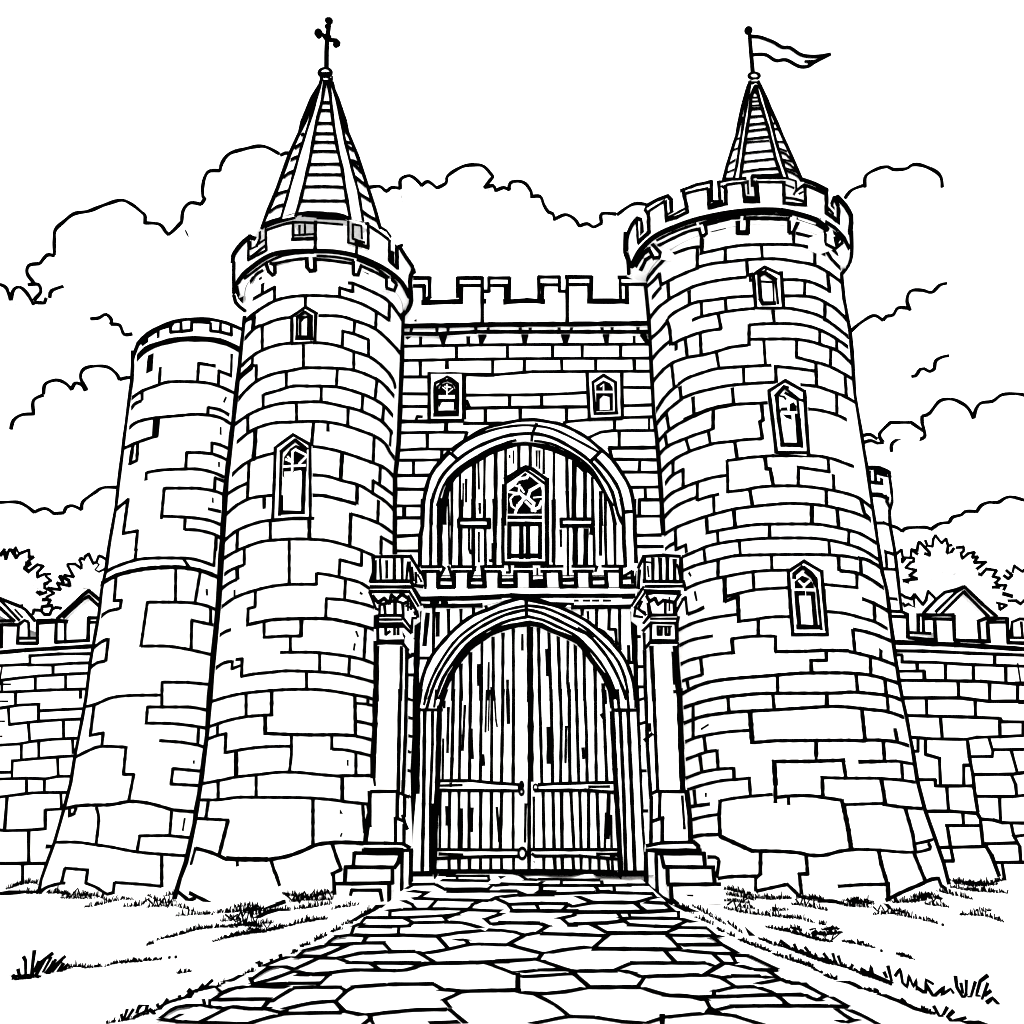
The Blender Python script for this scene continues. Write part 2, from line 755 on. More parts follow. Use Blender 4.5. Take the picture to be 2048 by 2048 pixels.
T['balcony_band'] = '''@700,1000,400
l4 690,970 1180,960 1460,950
l7.5 690,1022 1000,1022 1270,1018
l3 775,990 860,990
l3 880,990 945,990
@1020,1000,400
l5 1090,940 1180,940
l7.5 600,1035 1170,1030
l3 620,972 660,972
l3 705,972 770,972
l3 795,972 860,972
l3 900,972 975,972
f 330,980 450,985 620,990 620,1025 560,1015 520,1050
'''
T['right_wall'] = '''@1230,340,500
s 245,855 300,780 400,680 500,630 600,600 655,597
l7.5 672,500 672,640
s 655,647 780,620 900,595 1040,580 1360,578 1480,595 1560,620 1610,650
l 1380,480 1380,575
l6 638,600 637,755
s 650,750 750,725 880,710 1020,695 1150,688 1270,690 1400,710 1530,735 1640,790 1755,875
l6 853,620 853,700
l 1132,590 1138,685
l 1542,625 1542,735
s 250,900 300,855 345,805
l 345,805 358,895
l 358,905 290,985
s 365,885 450,840 550,795 650,755
l6 412,875 418,990
s 275,1140 330,1070 420,1000 500,955 600,905 720,870 860,845 1020,828
l6 1018,700 1025,820
f 1030,800 1065,790 1078,865 1035,868
l6 575,940 577,1030
s 410,1150 450,1110 560,1050 640,1020 760,1005 900,985 1070,975
l 668,1020 672,1125
s 595,1165 650,1140 780,1110 900,1090 1070,1072 1300,1068 1400,1080 1510,1105 1600,1140 1700,1210 1800,1290
l6 853,1000 860,1090
l6 800,1120 820,1225
s 445,1345 540,1300 650,1260 740,1240 830,1228
s 270,1310 340,1250 400,1180
s6 400,1150 425,1230 435,1355
l 440,1345 475,1345 475,1390
l6 545,1305 560,1440
l6 660,1265 668,1435
s 290,1460 350,1390 430,1320
s 300,1630 370,1550 450,1490 560,1450 680,1430 800,1400 900,1370 1030,1355
l6 1035,1355 1037,1200
s 1035,1200 1150,1190 1370,1190 1500,1210 1600,1245 1700,1300 1800,1370
l6 1220,1085 1230,1185
s 1045,1310 1170,1308 1370,1308 1500,1325 1600,1355 1720,1400 1820,1490
l 1150,1320 1162,1510
l 1402,1320 1400,1440
s 1390,1445 1500,1475 1600,1500 1700,1540 1840,1620
l 1580,1250 1580,1340
l 1710,1320 1712,1395
l 1665,1390 1662,1505
l 785,1410 805,1530
l 440,1500 460,1680
s 490,1660 560,1610 700,1560 800,1535 1000,1520 1210,1510
s 1250,1520 1400,1535 1540,1555
l6 1550,1490 1556,1680
s 320,1860 370,1780 430,1710 490,1665
l 993,1530 997,1650
l6 1240,1515 1245,1640
s 520,1765 620,1725 740,1695 860,1670 1000,1655 1240,1640
s 1430,1660 1560,1675 1650,1705 1760,1745 1860,1800
l 1775,1580 1785,1750
l 1710,1740 1712,1875
l6 505,1680 515,1780
s 350,1920 430,1840 520,1770
l6 605,1760 613,1890
l6 908,1690 918,1810
s 530,1932 620,1890 760,1840 900,1815 1180,1800
l6 760,1850 760,1932
l 1135,1810 1145,1932
l 400,1880 412,1932
s 1490,1848 1580,1858 1700,1890 1790,1932
l6 1600,585 1608,655
s 1625,620 1680,700 1740,760
s 1395,490 1500,515 1600,555 1720,650
s 1300,850 1400,850 1500,865 1600,905 1655,940
l6 1640,800 1655,940
l 1465,870 1462,965
s 1310,975 1440,975 1550,990 1630,1030 1710,1080 1790,1160
l6 1620,1030 1618,1165
l2.5 750,475 855,450
l3 580,505 588,508
@1270,760,500
s 165,345 200,300 240,265
l 250,290 265,375
s 170,490 240,410
s 240,408 330,345 450,285 600,220
l6.5 607,230 605,375
s 600,225 700,205 780,190
l 237,430 250,510
s 190,575 260,510 400,450 480,420 560,395 615,372
l 398,460 422,545
l 570,400 583,490
s 195,720 250,660 320,605 430,550 520,520 620,490 760,475 850,462 985,455
l6 975,180 990,310 965,325 985,455
l6.5 772,480 790,600
l 297,640 297,715
s 235,805 270,755 320,720 380,690
l 375,690 375,825
s 215,945 280,880 370,835 470,795 600,755 710,738
l 718,870 718,740 712,625
s 710,625 800,612 900,598 1000,592 1050,587 1370,587 1450,595 1540,615 1620,645 1690,670
l7 1005,600 1015,685 1045,690 1068,812
l 1490,615 1497,710 1260,675
l6 1262,670 1260,820
s 720,865 850,850 950,830 1080,820 1250,820 1370,830 1500,850 1600,870 1720,910 1830,990
l 1530,735 1535,845
l 485,800 483,930
s 225,1065 300,990 380,945 470,910
s 485,930 560,905 655,882
l 610,900 613,1025
l6.5 890,860 908,970
l6 1475,860 1478,960
s 230,1195 300,1150 420,1100 550,1055 640,1030 760,1000 900,980 1050,965 1200,955 1400,965 1550,990 1700,1030 1760,1055 1820,1080
l7 765,1010 775,1130
l8 1365,975 1365,1110
l6.5 1560,1005 1572,1140
l6 1740,920 1770,1030 1815,1080
l6.5 555,1075 562,1185
s 560,1182 640,1165 780,1140 900,1122 1040,1115 1380,1115 1500,1130 1620,1155 1740,1190 1860,1260
l 315,1165 320,1310 395,1275 400,1330
s 235,1310 270,1280 310,1260
l 640,1180 645,1270
l6.5 1040,1125 1040,1215
l 1650,1175 1648,1265
s 365,1370 480,1320 580,1280 700,1255 820,1240 1000,1225 1300,1222 1450,1232 1600,1260 1750,1310 1880,1390
l 808,1250 815,1350
l 1495,1240 1503,1350
l 535,1305 545,1400
s 370,1475 480,1430 620,1395 720,1370 850,1355 1350,1350 1600,1360 1720,1382
s6 1720,1375 1800,1395 1910,1460
l6 645,1400 643,1525
l 1055,1360 1058,1465
s 385,1620 470,1580 580,1545 700,1520 860,1490 1000,1475 1190,1470
l6.5 1570,1370 1575,1470
s6 1575,1475 1700,1490 1800,1530 1920,1610
l6 1740,1390 1745,1500
l 1712,1510 1712,1605 1455,1580
l8 694,1530 698,1710
l6 700,1712 790,1675
s 700,1675 820,1645 950,1620 1190,1605
l6 913,1490 920,1620
l7.5 795,1670 805,1870
s 340,1932 450,1880 600,1840 800,1810
s6 410,1810 480,1785 540,1755
l 805,1865 940,1850
s 940,1848 1060,1832 1210,1830
l6 953,1850 953,1932
s 1480,1790 1620,1805 1750,1840 1850,1870 1950,1925
s6 1750,1690 1850,1730 1950,1785
l6 1845,1730 1850,1860
l3 420,1490 435,1515
l3 465,1635 480,1705
@1300,1180,500
s 230,430 330,385 490,355
l6 838,232 838,360
l7 645,490 635,380
s 625,380 730,365 830,357 970,358
l6 970,358 970,475
l6 970,477 1200,475 1320,467 1530,470
s 240,575 300,545 400,520 500,500 650,483
s6 1530,475 1600,490 1700,515 1800,545 1890,580
l6 1580,470 1565,310
s6 1565,305 1650,320 1750,350 1860,395
l6 1780,465 1780,530
l6 1700,520 1703,650
l6 1360,475 1362,545 1245,545
l7 1243,545 1247,640
l6 395,530 408,655
s 250,705 320,680 408,655
l 290,700 300,755
s6 255,800 350,750 450,715 560,695 700,680 900,665 1100,648 1240,642 1500,642 1650,652 1750,670 1850,700 1930,725
l6 985,670 987,795
l6 1590,655 1603,790
l6 1812,690 1823,810
s6 262,910 400,865 560,830 700,815 900,800 1400,798 1550,790 1700,800 1850,820 1950,855
l6 605,835 613,950
l6 950,810 960,915
l7.5 1365,800 1365,900
l 1830,830 1838,940
s6 265,1030 400,980 550,955 700,940 900,930 1150,915 1400,900 1550,908 1700,925 1830,940 1960,985
l 337,890 337,1150
l9 775,950 792,1180
l7 1635,930 1660,1165
s 275,1175 360,1140 480,1115 620,1095 775,1085
l6 795,1180 970,1165 1540,1162 1660,1167
s6 1660,1160 1790,1162 1900,1175 2000,1205
l6 422,1145 435,1255
s 280,1310 360,1280 450,1250 520,1240
l6 520,1240 530,1390
l6 390,1290 405,1410
s 280,1455 400,1410 530,1385 650,1378
l6 650,1375 652,1465
s 290,1545 400,1510 550,1475 660,1465 770,1455
l6 768,1450 778,1590
l7.5 1283,1170 1283,1280
l 1283,1280 1283,1310
l9 960,1325 970,1500
l7 970,1500 970,1640
l6.5 950,1325 1230,1325 1500,1315
l6.5 1490,1315 1512,1450
l6.5 1800,1180 1810,1330
l7 1615,1328 1770,1325
l 1770,1325 1900,1322 2030,1345
l7 1330,1445 1335,1600
l 1330,1450 1500,1455 1740,1455 1930,1468 2040,1485
l7 1785,1470 1800,1550 1815,1650
l6 1890,1075 1908,1165
s 545,1630 650,1610 780,1595 950,1580
s6 970,1605 1080,1592 1230,1590 1380,1610 1480,1625
l6 1070,1600 1072,1655
l6.5 545,1630 537,1750 545,1900
l7 1480,1625 1520,1800 1550,1960
l 1495,1660 1620,1655 1790,1650
s6 1790,1655 1850,1665 1960,1680 2100,1690
l 345,1550 355,1665
l6 310,1675 460,1655
s 330,1775 430,1750 530,1735
s6 330,1910 400,1895 530,1890
l2.5 435,1570 435,1598
l2.5 400,1075 455,1040
@1400,1440,500
l7.5 160,900 400,1010
s6.5 400,1012 590,1015 750,1025 850,1045 960,1045 1080,1015 1190,1000
s 1190,1000 1370,1005 1540,1020 1680,1020 1780,995
l8.5 1105,650 1145,850 1165,990
l6 1585,690 1640,880 1660,1010
l 1670,955 1740,940 1810,920
l6 1760,950 1782,990
l7 470,1020 468,1190 440,1215 
l 432,1215 432,1320
s6 140,1225 250,1210 440,1207
l6.5 820,1045 832,1190 765,1190
l6.5 768,1190 785,1340
l6 440,1322 560,1295 675,1270 770,1360
l7 1380,1020 1400,1120 1440,1250
l8 1450,1260 1452,1390
l6 1070,1285 1250,1272 1440,1270
l6 1650,1030 1740,1250
s7 1430,1395 1560,1330 1700,1270 1790,1230 1850,1225
l6 1840,1225 1860,1280 1900,1310
l 1555,340 1562,460
s6 60,1060 145,1075 130,1220
'''
T['right_roof'] = '''@1230,0,500
l2.2 1062,760 1105,760
l2.2 1062,790 1110,788
l2.2 1057,822 1118,820
l4.5 1055,848 1130,845
l4.5 1050,910 1150,903
l4.5 1040,972 1165,958
l4.5 1032,1020 1175,1003
l4.3 1025,1082 1195,1063
l2.8 1025,1108 1185,1095
l4.3 1010,1190 1215,1170
l4.3 1000,1258 1220,1235
l4.5 985,1335 1120,1315 1250,1308
l7 1060,1368 1270,1360
f 1065,720 1085,672 1105,750 1075,720
l2.2 968,980 998,905
l2.8 945,1080 975,1070
l2.8 915,1165 955,1150
l2.8 885,1270 935,1240
l2.8 875,1335 925,1315
l4 855,1385 1010,1380
l2.8 1185,952 1225,962
l2.8 1215,1000 1250,1005
l2.8 1235,1100 1300,1105
l2.8 1255,1150 1320,1175
s2.8 1265,1180 1320,1200 1360,1250
l2.8 1275,1235 1365,1255
s2.8 1290,1250 1350,1280 1395,1325
l2.8 1300,1300 1400,1335
s2.8 1315,1325 1380,1350 1425,1385
'''
T['right_parapet'] = '''@1230,340,500
s10 130,745 180,640 250,560 330,500 450,445 620,385 850,335 1050,312 1180,308 1300,315 1430,345 1560,390 1640,460
f 1410,325 1500,345 1590,375 1600,410 1640,455 1635,480 1550,430 1400,380
s6.5 1620,400 1700,450 1770,530 1810,610
s7.5 80,480 78,640 100,700 105,800
s7.5 1828,470 1828,660 1800,740 1755,800
l9 160,735 215,650 250,620
l5 100,650 130,745
@1230,0,500
s8 92,1932 92,1840 130,1740 175,1685
s6 175,1685 205,1700 212,1810
l5 172,1720 180,1870
l8 185,1870 270,1790
l7.5 265,1800 260,1660 235,1620
s6 232,1630 250,1590 330,1545 410,1515
l8 410,1515 435,1545 440,1640
l5 260,1635 385,1555
l7 390,1560 400,1700
l4 410,1660 440,1635
l7 400,1705 480,1680 560,1640
l5 410,1685 540,1615
l8 560,1640 555,1600 530,1480
l6.5 512,1475 630,1430 745,1405
l5.5 545,1497 630,1475 715,1458
l7 745,1405 748,1555
l7 722,1465 728,1610
l4.5 745,1558 830,1555
l7 730,1610 800,1590 865,1575
l5.5 735,1585 830,1565
l8 858,1580 855,1440
l7 802,1405 812,1555
l5 825,1440 850,1460
l5.5 800,1412 900,1388 1010,1385
l5.5 860,1430 940,1418 1020,1412
l7 988,1420 1002,1560
l7 1000,1560 1115,1560
l8 1010,1530 1100,1535
l7.5 1108,1560 1095,1410
l6 1058,1370 1060,1440
l4 1025,1400 1030,1500
l4 1075,1400 1085,1520
l4.5 1100,1378 1315,1378
l5.5 1095,1408 1310,1410
l7 1302,1410 1305,1570
l7 1300,1570 1400,1582 1475,1585
l6.5 1472,1585 1465,1440
l5.5 1315,1530 1380,1538 1465,1560
l4 1320,1432 1380,1455
l4 1325,1380 1395,1400 1400,1480
l4.5 1405,1460 1380,1505
l4 1420,1500 1450,1485
s8 1440,1385 1540,1420 1640,1470
l6 1400,1475 1460,1430
s6 1460,1430 1540,1460 1630,1500
l8 1632,1470 1632,1640
l8 1625,1640 1725,1715
l8 1722,1715 1725,1600 1695,1545
s6 1670,1590 1685,1530 1720,1522
s10 1715,1520 1780,1590 1822,1665 1825,1720 1815,1800
s7.5 1818,1780 1825,1850 1828,1932
l5 1640,1605 1685,1655
l4 1665,1590 1690,1610
'''
T['right_corbels'] = '''@1230,340,500
s4 650,415 800,370 950,347 1170,338 1370,352
s6 680,425 780,400 900,370 970,365
l7 1000,370 1200,372 1340,378
s5 330,585 450,525 560,475 640,455
s4 320,545 450,480 630,415
l6 265,600 310,675 340,675 352,640 290,575
l6 200,770 240,690 280,665
l6.5 1625,470 1625,560
'''
T['left_capital'] = '''@700,1000,400
l7 215,550 580,545
l7 580,540 680,700
l7 225,555 225,700 200,785
l6 245,590 242,770
l5 290,575 298,770
l6 355,590 355,750
l7 428,540 428,770
l6 503,570 505,770
l5 560,600 545,770
l5 575,600 585,760
l5 600,650 610,780
l5 635,700 640,800
l4 655,720 690,790
l8 200,785 590,785
l7 580,785 620,825 700,835
l7 200,840 610,840
l7.5 190,885 560,885
l5 600,840 690,1015
l5 570,880 660,1025
l5.5 620,860 680,950
l5.5 190,890 250,1050 285,1065
l7 220,930 270,990 330,950 380,1000 400,920 450,960 500,910 560,950
l6 290,1010 350,1000 430,970 520,1000 560,980
l5 287,1020 285,1100
l6 335,1030 340,1090
l7 435,980 435,1100
l6 510,1010 515,1120
l4 540,1020 600,1050
l4 560,1000 560,1070
l6 560,930 600,1000 645,1080 655,1130
l4 585,1000 590,1060
l4 620,1080 630,1110
l6.5 280,1115 510,1115
l5.5 242,1120 242,1240
l7 265,1115 270,1360
l5 270,1155 500,1155
l6 260,1195 500,1195 590,1285
l5.5 500,1120 590,1240
l8 290,1218 510,1218
l6 345,1230 345,1300 385,1270
l6 430,1230 430,1300
l5.5 465,1240 465,1300
f 505,1260 540,1320 525,1350 505,1300
l11 280,1372 510,1372
l6.5 500,1372 560,1450
l5 600,1160 595,1280
l5.5 600,1140 640,1140
'''
T['left_shaft'] = '''@700,1000,400
l10 255,1375 252,1932
l5.5 497,1420 490,1932
l6 550,1440 545,1932
@660,1380,440
l10 400,0 395,300 380,600 378,760
l6.5 615,0 610,200 603,600 600,890
l6 670,0 662,400 645,800 640,900
l6 360,892 590,890
l7.5 350,895 345,1180
l9 340,1100 310,1340
l6 590,890 590,1120
l6 575,1120 575,1335
l5 600,900 690,940
l5.5 590,1125 640,1150
l6 655,930 655,1110
l4.5 600,920 590,1110
l5.5 640,1100 660,1180 680,1220
l5.5 650,1180 650,1345
l4.5 330,1000 355,1200
l4 385,760 395,840
l6 240,1345 480,1345 640,1350 700,1385
l8 290,1412 720,1412
l4 300,1395 640,1395
'''
T['left_steps'] = '''@660,1380,440
l7 220,1432 620,1438
l7 215,1430 205,1550
l7 618,1440 595,1520 570,1555
l7 130,1555 570,1557
l7 137,1560 130,1690
l7 548,1560 548,1695
l7 35,1700 200,1700 550,1693
l6.5 30,1610 40,1790
l7 520,1700 520,1850
l6 180,1800 190,1758 440,1758 458,1850
l6 633,1430 630,1760
l7.5 712,1420 708,1730
'''
T['right_capital'] = '''@1020,1000,400
l7 1290,545 1480,535 1640,545
l6.5 1290,548 1240,655
l6 1300,560 1300,780
l7 1380,570 1380,770
l8 1450,570 1455,780
l8 1520,570 1520,780
l8 1590,580 1590,770
l9 1652,560 1655,780
l4 1330,640 1340,740
l4 1310,600 1370,605
l7 1290,785 1680,790
l4 1615,620 1640,740
l6.5 1310,835 1690,832
l7 1300,878 1640,888
l6 1680,800 1695,870
l5.5 1290,840 1175,1020
l5 1300,900 1205,1040
l7 1250,680 1240,850
l7 1320,905 1400,892 1640,905
l7 1320,930 1350,980 1400,950 1430,1010 1480,970 1590,990 1640,910
l5.5 1500,990 1500,1100
l4 1540,940 1540,1070
l8 1590,990 1590,1090
l6 1600,1090 1670,960 1695,940 1712,1100
l6 1340,1000 1360,1110
l6.5 1360,1112 1610,1110
l5 1215,1030 1200,1120 1280,1132
l6 1270,980 1240,1050 1310,1110
l6 1330,1000 1345,1120 1290,1190
f 1280,1060 1320,1080 1310,1110 1285,1090
l5 1360,1147 1620,1147
l6 1285,1265 1360,1187 1610,1190
l6 1628,1130 1612,1200
l8 1608,1200 1612,1350
l6.5 1360,1210 1360,1350
l6 1430,1230 1430,1300 1460,1300 1465,1230
l6 1505,1230 1505,1300 1540,1300 1540,1225
l4 1420,1222 1560,1222
l10 1360,1368 1610,1368
l6 1360,1365 1300,1440
l6 1295,1290 1300,1440
'''
T['right_shaft'] = '''@1020,1000,400
l11 1600,1390 1615,1700 1640,1932
l7.5 1365,1400 1390,1932
l6 1300,1460 1310,1932
l3.5 1570,1470 1585,1780
l3.5 1587,1840 1590,1865
@1000,1380,440
l6 1280,0 1295,500 1325,950
l6 1350,0 1365,400 1385,880
l6 1318,918 1390,880
l6 1390,892 1640,892
l11 1575,0 1590,500 1605,880
l6 1405,900 1400,1120
l6 1340,1152 1435,1120
l7 1425,1120 1425,1340
l9 1640,890 1665,1100 1675,1330
l4 1600,930 1620,1220
l6 1330,940 1325,1350
l6 1290,1368 1420,1342 1700,1335
l7 1700,1335 1740,1370 1745,1420
l8.5 1290,1412 1760,1412
l6.5 1312,300 1315,358
l6 1270,440 1335,385
'''
T['right_steps'] = '''@1000,1380,440
l7 1370,1437 1790,1437
l7 1790,1430 1800,1550
l7 1415,1440 1440,1550
l7 1440,1553 1880,1557
l7 1470,1560 1475,1700
l7 1870,1560 1885,1690
l7 1475,1708 1932,1705
l7.5 1500,1700 1507,1840 1560,1880
l6 1370,1437 1380,1770
l8 1280,1430 1285,1720
l8 1285,1720 1370,1780 1420,1820 1510,1870
f 1625,1795 1700,1795 1700,1815 1650,1812
'''
T['porch'] = '''@700,1000,400
l11 665,1040 650,1300 635,1932
l5 565,1330 640,1330
l5 560,1490 620,1490
l5 560,1690 620,1690
l6 600,1500 560,1520
l5.5 810,1050 805,1480
l8 750,1100 720,1400
l7 848,1090 848,1310
l5.5 950,1060 955,1310
l5.5 1072,1060 1072,1230
l6 1193,1035 1193,1130
l5.5 685,1527 800,1527
l5 1310,1020 1325,1060
l5 1325,1060 1440,1020
@1020,1000,400
l6 697,1040 697,1110
l4 752,1080 757,1150
l5.5 837,1050 835,1240
l6 960,1050 955,1250
l5.5 1058,1050 1062,1440
l7.5 1180,1050 1200,1560
l6 1145,1410 1150,1550
l6 1125,1570 1205,1570
l5.5 960,1250 1020,1250 1030,1400
l4 970,1330 1000,1370
s8 850,1250 900,1280 960,1340
l8 1205,1130 1215,1600 1220,1932
l5 1215,1132 1285,1132
l5 1215,1320 1285,1320
l5 1225,1610 1290,1610
l5 1220,1805 1290,1805
l6 1280,1130 1280,1250
@660,1380,440
f 725,-40 745,-40 775,150 775,600 760,900 755,1350 735,1400 722,1700 700,1720 695,1440 715,1200 705,700 722,400
l4.5 675,75 720,90
l4.5 680,240 720,250
l4.5 675,400 725,410
l4.5 665,530 705,548
l4.5 665,700 705,712
l5 690,930 710,960
@1000,1380,440
l11 1195,-20 1210,500 1240,1200 1270,1700
l4.5 1205,92 1260,75
l4.5 1220,300 1270,285
l5 1240,710 1290,710
l5 1265,1062 1310,1062
'''
T['portal_arch'] = '''@700,1000,400
s6.5 665,1932 700,1720 760,1560 830,1450 960,1300 1080,1190 1200,1110 1330,1060 1500,990 1640,950 1725,945
s4.5 720,1932 780,1750 870,1570 1000,1380 1130,1260 1300,1150 1450,1080 1600,1040 1700,1022
s5.5 760,1932 830,1740 930,1560 1050,1400 1200,1270 1350,1180 1500,1110 1650,1070 1705,1060
s5.5 825,1932 900,1720 1020,1540 1130,1400 1260,1300 1400,1220 1550,1160 1705,1130
s10 872,1932 940,1760 1040,1580 1150,1440 1250,1360 1400,1270 1550,1220 1750,1190
l6 1702,970 1705,1135
@1020,1000,400
s6 150,945 280,965 420,1015 600,1090 760,1180 840,1245 960,1350 1060,1465 1130,1580 1190,1760 1212,1932
s5 165,1020 330,1040 480,1100 640,1180 760,1260 850,1340 960,1450 1050,1570 1110,1720 1140,1870
s5.5 165,1060 300,1090 460,1160 640,1250 760,1300 830,1380 940,1520 1030,1680 1100,1850 1125,1932
s5 170,1125 320,1160 450,1220 600,1290 700,1370 820,1500 920,1640 990,1790 1040,1932
s9 190,1190 300,1210 400,1260 600,1340 700,1420 800,1560 900,1690 960,1820 1000,1932
s7 650,1240 740,1290 800,1340
@660,1380,440
l6 800,0 775,150
l4 860,0 825,130
l5.5 895,0 850,160
l4 935,0 915,150
l8 1015,0 965,155
l5 765,175 985,175
@1000,1380,440
l8 965,-20 985,150
l5.5 1030,0 1045,160
l5 1115,0 1130,170
l6 1195,0 1195,150
l6 985,177 1195,177
'''
T['jambs'] = '''@660,1380,440
l6.5 832,180 822,1000 810,1600
l5 900,180 900,480 880,1000 882,1600
l10 962,150 945,800 925,1200 912,1600
l3 905,1000 895,1600
l6 720,1607 925,1603
l6 715,1700 935,1695
l6 925,1605 930,1700
l9 775,170 765,900
@1000,1380,440
l9.5 985,200 1010,700 1040,1200 1060,1600
l6.5 1055,190 1090,1000 1105,1580
l7 1125,190 1160,1000 1185,1600
l6.5 1070,1600 1270,1600
l6 1045,1690 1270,1695
l8 1047,1610 1047,1690
'''
T['door_left'] = '''@700,1000,400
l5.5 1000,1690 990,1932
l6 1070,1590 1075,1932
l6.5 1163,1480 1165,1932
l4.5 1275,1380 1272,1932
l5.5 1382,1330 1385,1932
l5.5 1478,1290 1475,1932
l5 1577,1250 1580,1932
l4 1237,1590 1240,1790
l5 1265,1590 1260,1932
l3.5 1340,1570 1335,1932
l3 1390,1850 1400,1932
l4.5 1522,1740 1522,1932
l4 1665,1300 1665,1450
@660,1380,440
l6 1085,0 1072,600 1065,790
l5 1148,0 1140,500 1135,790
l6 1233,0 1225,790
l5.5 1330,0 1320,790
l5 1422,-20 1418,810
l6 1520,0 1505,820
l6 1612,0 1608,820
l5 1345,570 1350,660
l3 1376,0 1365,370
l2 1400,0 1390,360
l2.5 1442,0 1457,260 1468,325
l6.5 1560,0 1567,290
l4 1003,100 1003,155
l4.5 1040,155 1032,550
l4 1185,135 1165,530
l5 1240,345 1250,600
l3.5 995,430 990,790
l4 970,900 965,1385
l5.5 1052,890 1045,1395
l5 1133,890 1133,1395
l8 1033,1030 1033,1180
l8 1150,1050 1150,1200 1145,1395
l5.5 1221,890 1221,1395
l6 1325,890 1320,1395
l6.5 1245,1040 1240,1240
l6 1418,890 1415,1395
l6 1508,890 1495,1395
l4 1465,1030 1487,1330
l5 1608,890 1608,1395
l4 1718,1000 1712,1335
l5 1045,1490 1047,1580
l6 1133,1480 1133,1580
l6 1225,1480 1225,1580
l5.5 1322,1480 1322,1580
l5.5 1412,1475 1412,1580
l5 1505,1475 1508,1580
l5 1612,1470 1612,1580
'''
T['door_right'] = '''@1020,1000,400
l5.5 275,1230 285,1932
l5.5 375,1270 395,1932
l9 365,1450 370,1690
l6 465,1310 485,1932
l4.5 560,1340 555,1770
l6 560,1770 575,1932
l5.5 630,1390 640,1932
l5.5 715,1450 720,1932
l6 820,1580 825,1932
l6 900,1780 905,1932
l4 920,1840 925,1932
@1000,1380,440
l5.5 345,0 355,300 368,820
l6 448,0 458,500 462,820
l5.5 530,0 538,300 532,800
l6 608,0 610,500 615,800
l5.5 672,0 680,400 692,810
l5.5 742,0 760,400 765,800
l5.5 838,0 845,800
l5.5 905,0 925,500 938,800
l6.5 425,330 425,640
l4 580,320 575,640
l5 728,510 735,600
l6 890,215 905,240
l3.5 925,40 930,120
l4 297,940 297,1385
l5.5 378,890 388,1395
l6 465,890 475,1395
l6.5 540,890 545,1395
l5.5 622,890 635,1140 650,1395
l5.5 700,890 712,1395
l6 778,890 778,1395
l6 852,900 868,1395
l7 955,910 945,1300
l4 930,1080 920,1385
l4 975,1100 980,1380
l5 385,1475 385,1575
l6 478,1475 485,1575
l6 546,1475 548,1575
l5.5 640,1475 648,1575
l5 712,1475 712,1575
l5 790,1475 790,1580
l5 868,1480 870,1585
l5 945,1490 955,1585
l5 985,1495 990,1600
f 290,1505 305,1500 305,1525
'''
T['hinge_lt'] = '''@660,1380,440
l5.5 940,797 1250,797 1420,815 1650,830
l5.5 940,880 1660,885
l4 955,840 1160,835
l4 1060,820 1060,850
l4 1660,830 1660,890
'''
T['hinge_lb'] = '''@660,1380,440
l5.5 930,1402 1660,1405
l6 925,1480 1150,1470 1300,1465 1660,1460
l5 960,1440 1165,1447
'''
T['hinge_rt'] = '''@1000,1380,440
l5.5 340,832 500,822 780,815 1010,812
l6 310,882 750,880 1020,900
l4.5 780,850 960,848
'''
T['hinge_rb'] = '''@1000,1380,440
l6 270,1402 1035,1402
l5.5 285,1440 310,1458 700,1457 1040,1485
l5 850,1440 1020,1440
l4 970,1460 1035,1450
'''
T['right_window_top'] = '''@1230,340,500
l 1060,815 1155,750 1275,805
l6.5 1070,820 1088,1070
l6.5 1285,790 1303,1065
l 1090,1068 1310,1068
l8 1108,815 1155,792 1240,850
l7 1112,830 1125,1000 1140,1032 1235,1030
l4 1240,850 1260,1035
l3 1222,870 1227,1030
l4 1130,862 1230,868
l3 1160,780 1175,765
'''
T['right_window_mid'] = '''@1270,760,500
l6 1035,85 1160,5 1312,90
l6.5 1035,90 1062,300 1092,560
l6.5 1310,85 1322,300 1342,580
l5.5 1090,560 1340,562
l7 1090,125 1150,55 1180,65
l4.5 1150,55 1265,150 1300,160
l4.5 1160,100 1255,150 1270,300 1290,520
l7 1095,130 1110,300 1142,510
l7.5 1130,500 1290,503
f 1195,185 1225,170 1248,200 1250,242 1192,242
f 1130,212 1175,210 1182,238 1120,240
f 1140,265 1210,270 1212,310 1165,292
l5 1245,265 1262,480
l3 1120,125 1150,130 1165,150
l5.5 1095,240 1120,240
'''
T['right_window_low'] = '''@1270,760,500
l6 1185,1480 1305,1400 1440,1480
l6 1185,1485 1200,1760 1218,1932
l6.5 1442,1475 1460,1700 1482,1932
l7 1230,1530 1230,1500 1295,1445
s6.5 1295,1445 1360,1490 1400,1540
s4 1310,1480 1370,1530 1400,1600
l4.5 1400,1540 1440,1930
f 1230,1560 1290,1510 1340,1530 1378,1575 1385,1612 1230,1612
l5w 1270,1555 1305,1590 1345,1555
l5w 1308,1580 1305,1612
l7.5 1245,1640 1270,1920
l8 1232,1648 1305,1648
l7 1330,1650 1380,1650
l7.5 1375,1650 1395,1890
@1300,1180,500
l6 1080,0 1103,340
l6 1095,345 1375,345
l6 1342,0 1370,340
l7.5 1132,20 1155,290
l7.5 1255,30 1280,280
l8.5 1140,285 1300,288
l4.5 1295,0 1322,300
'''
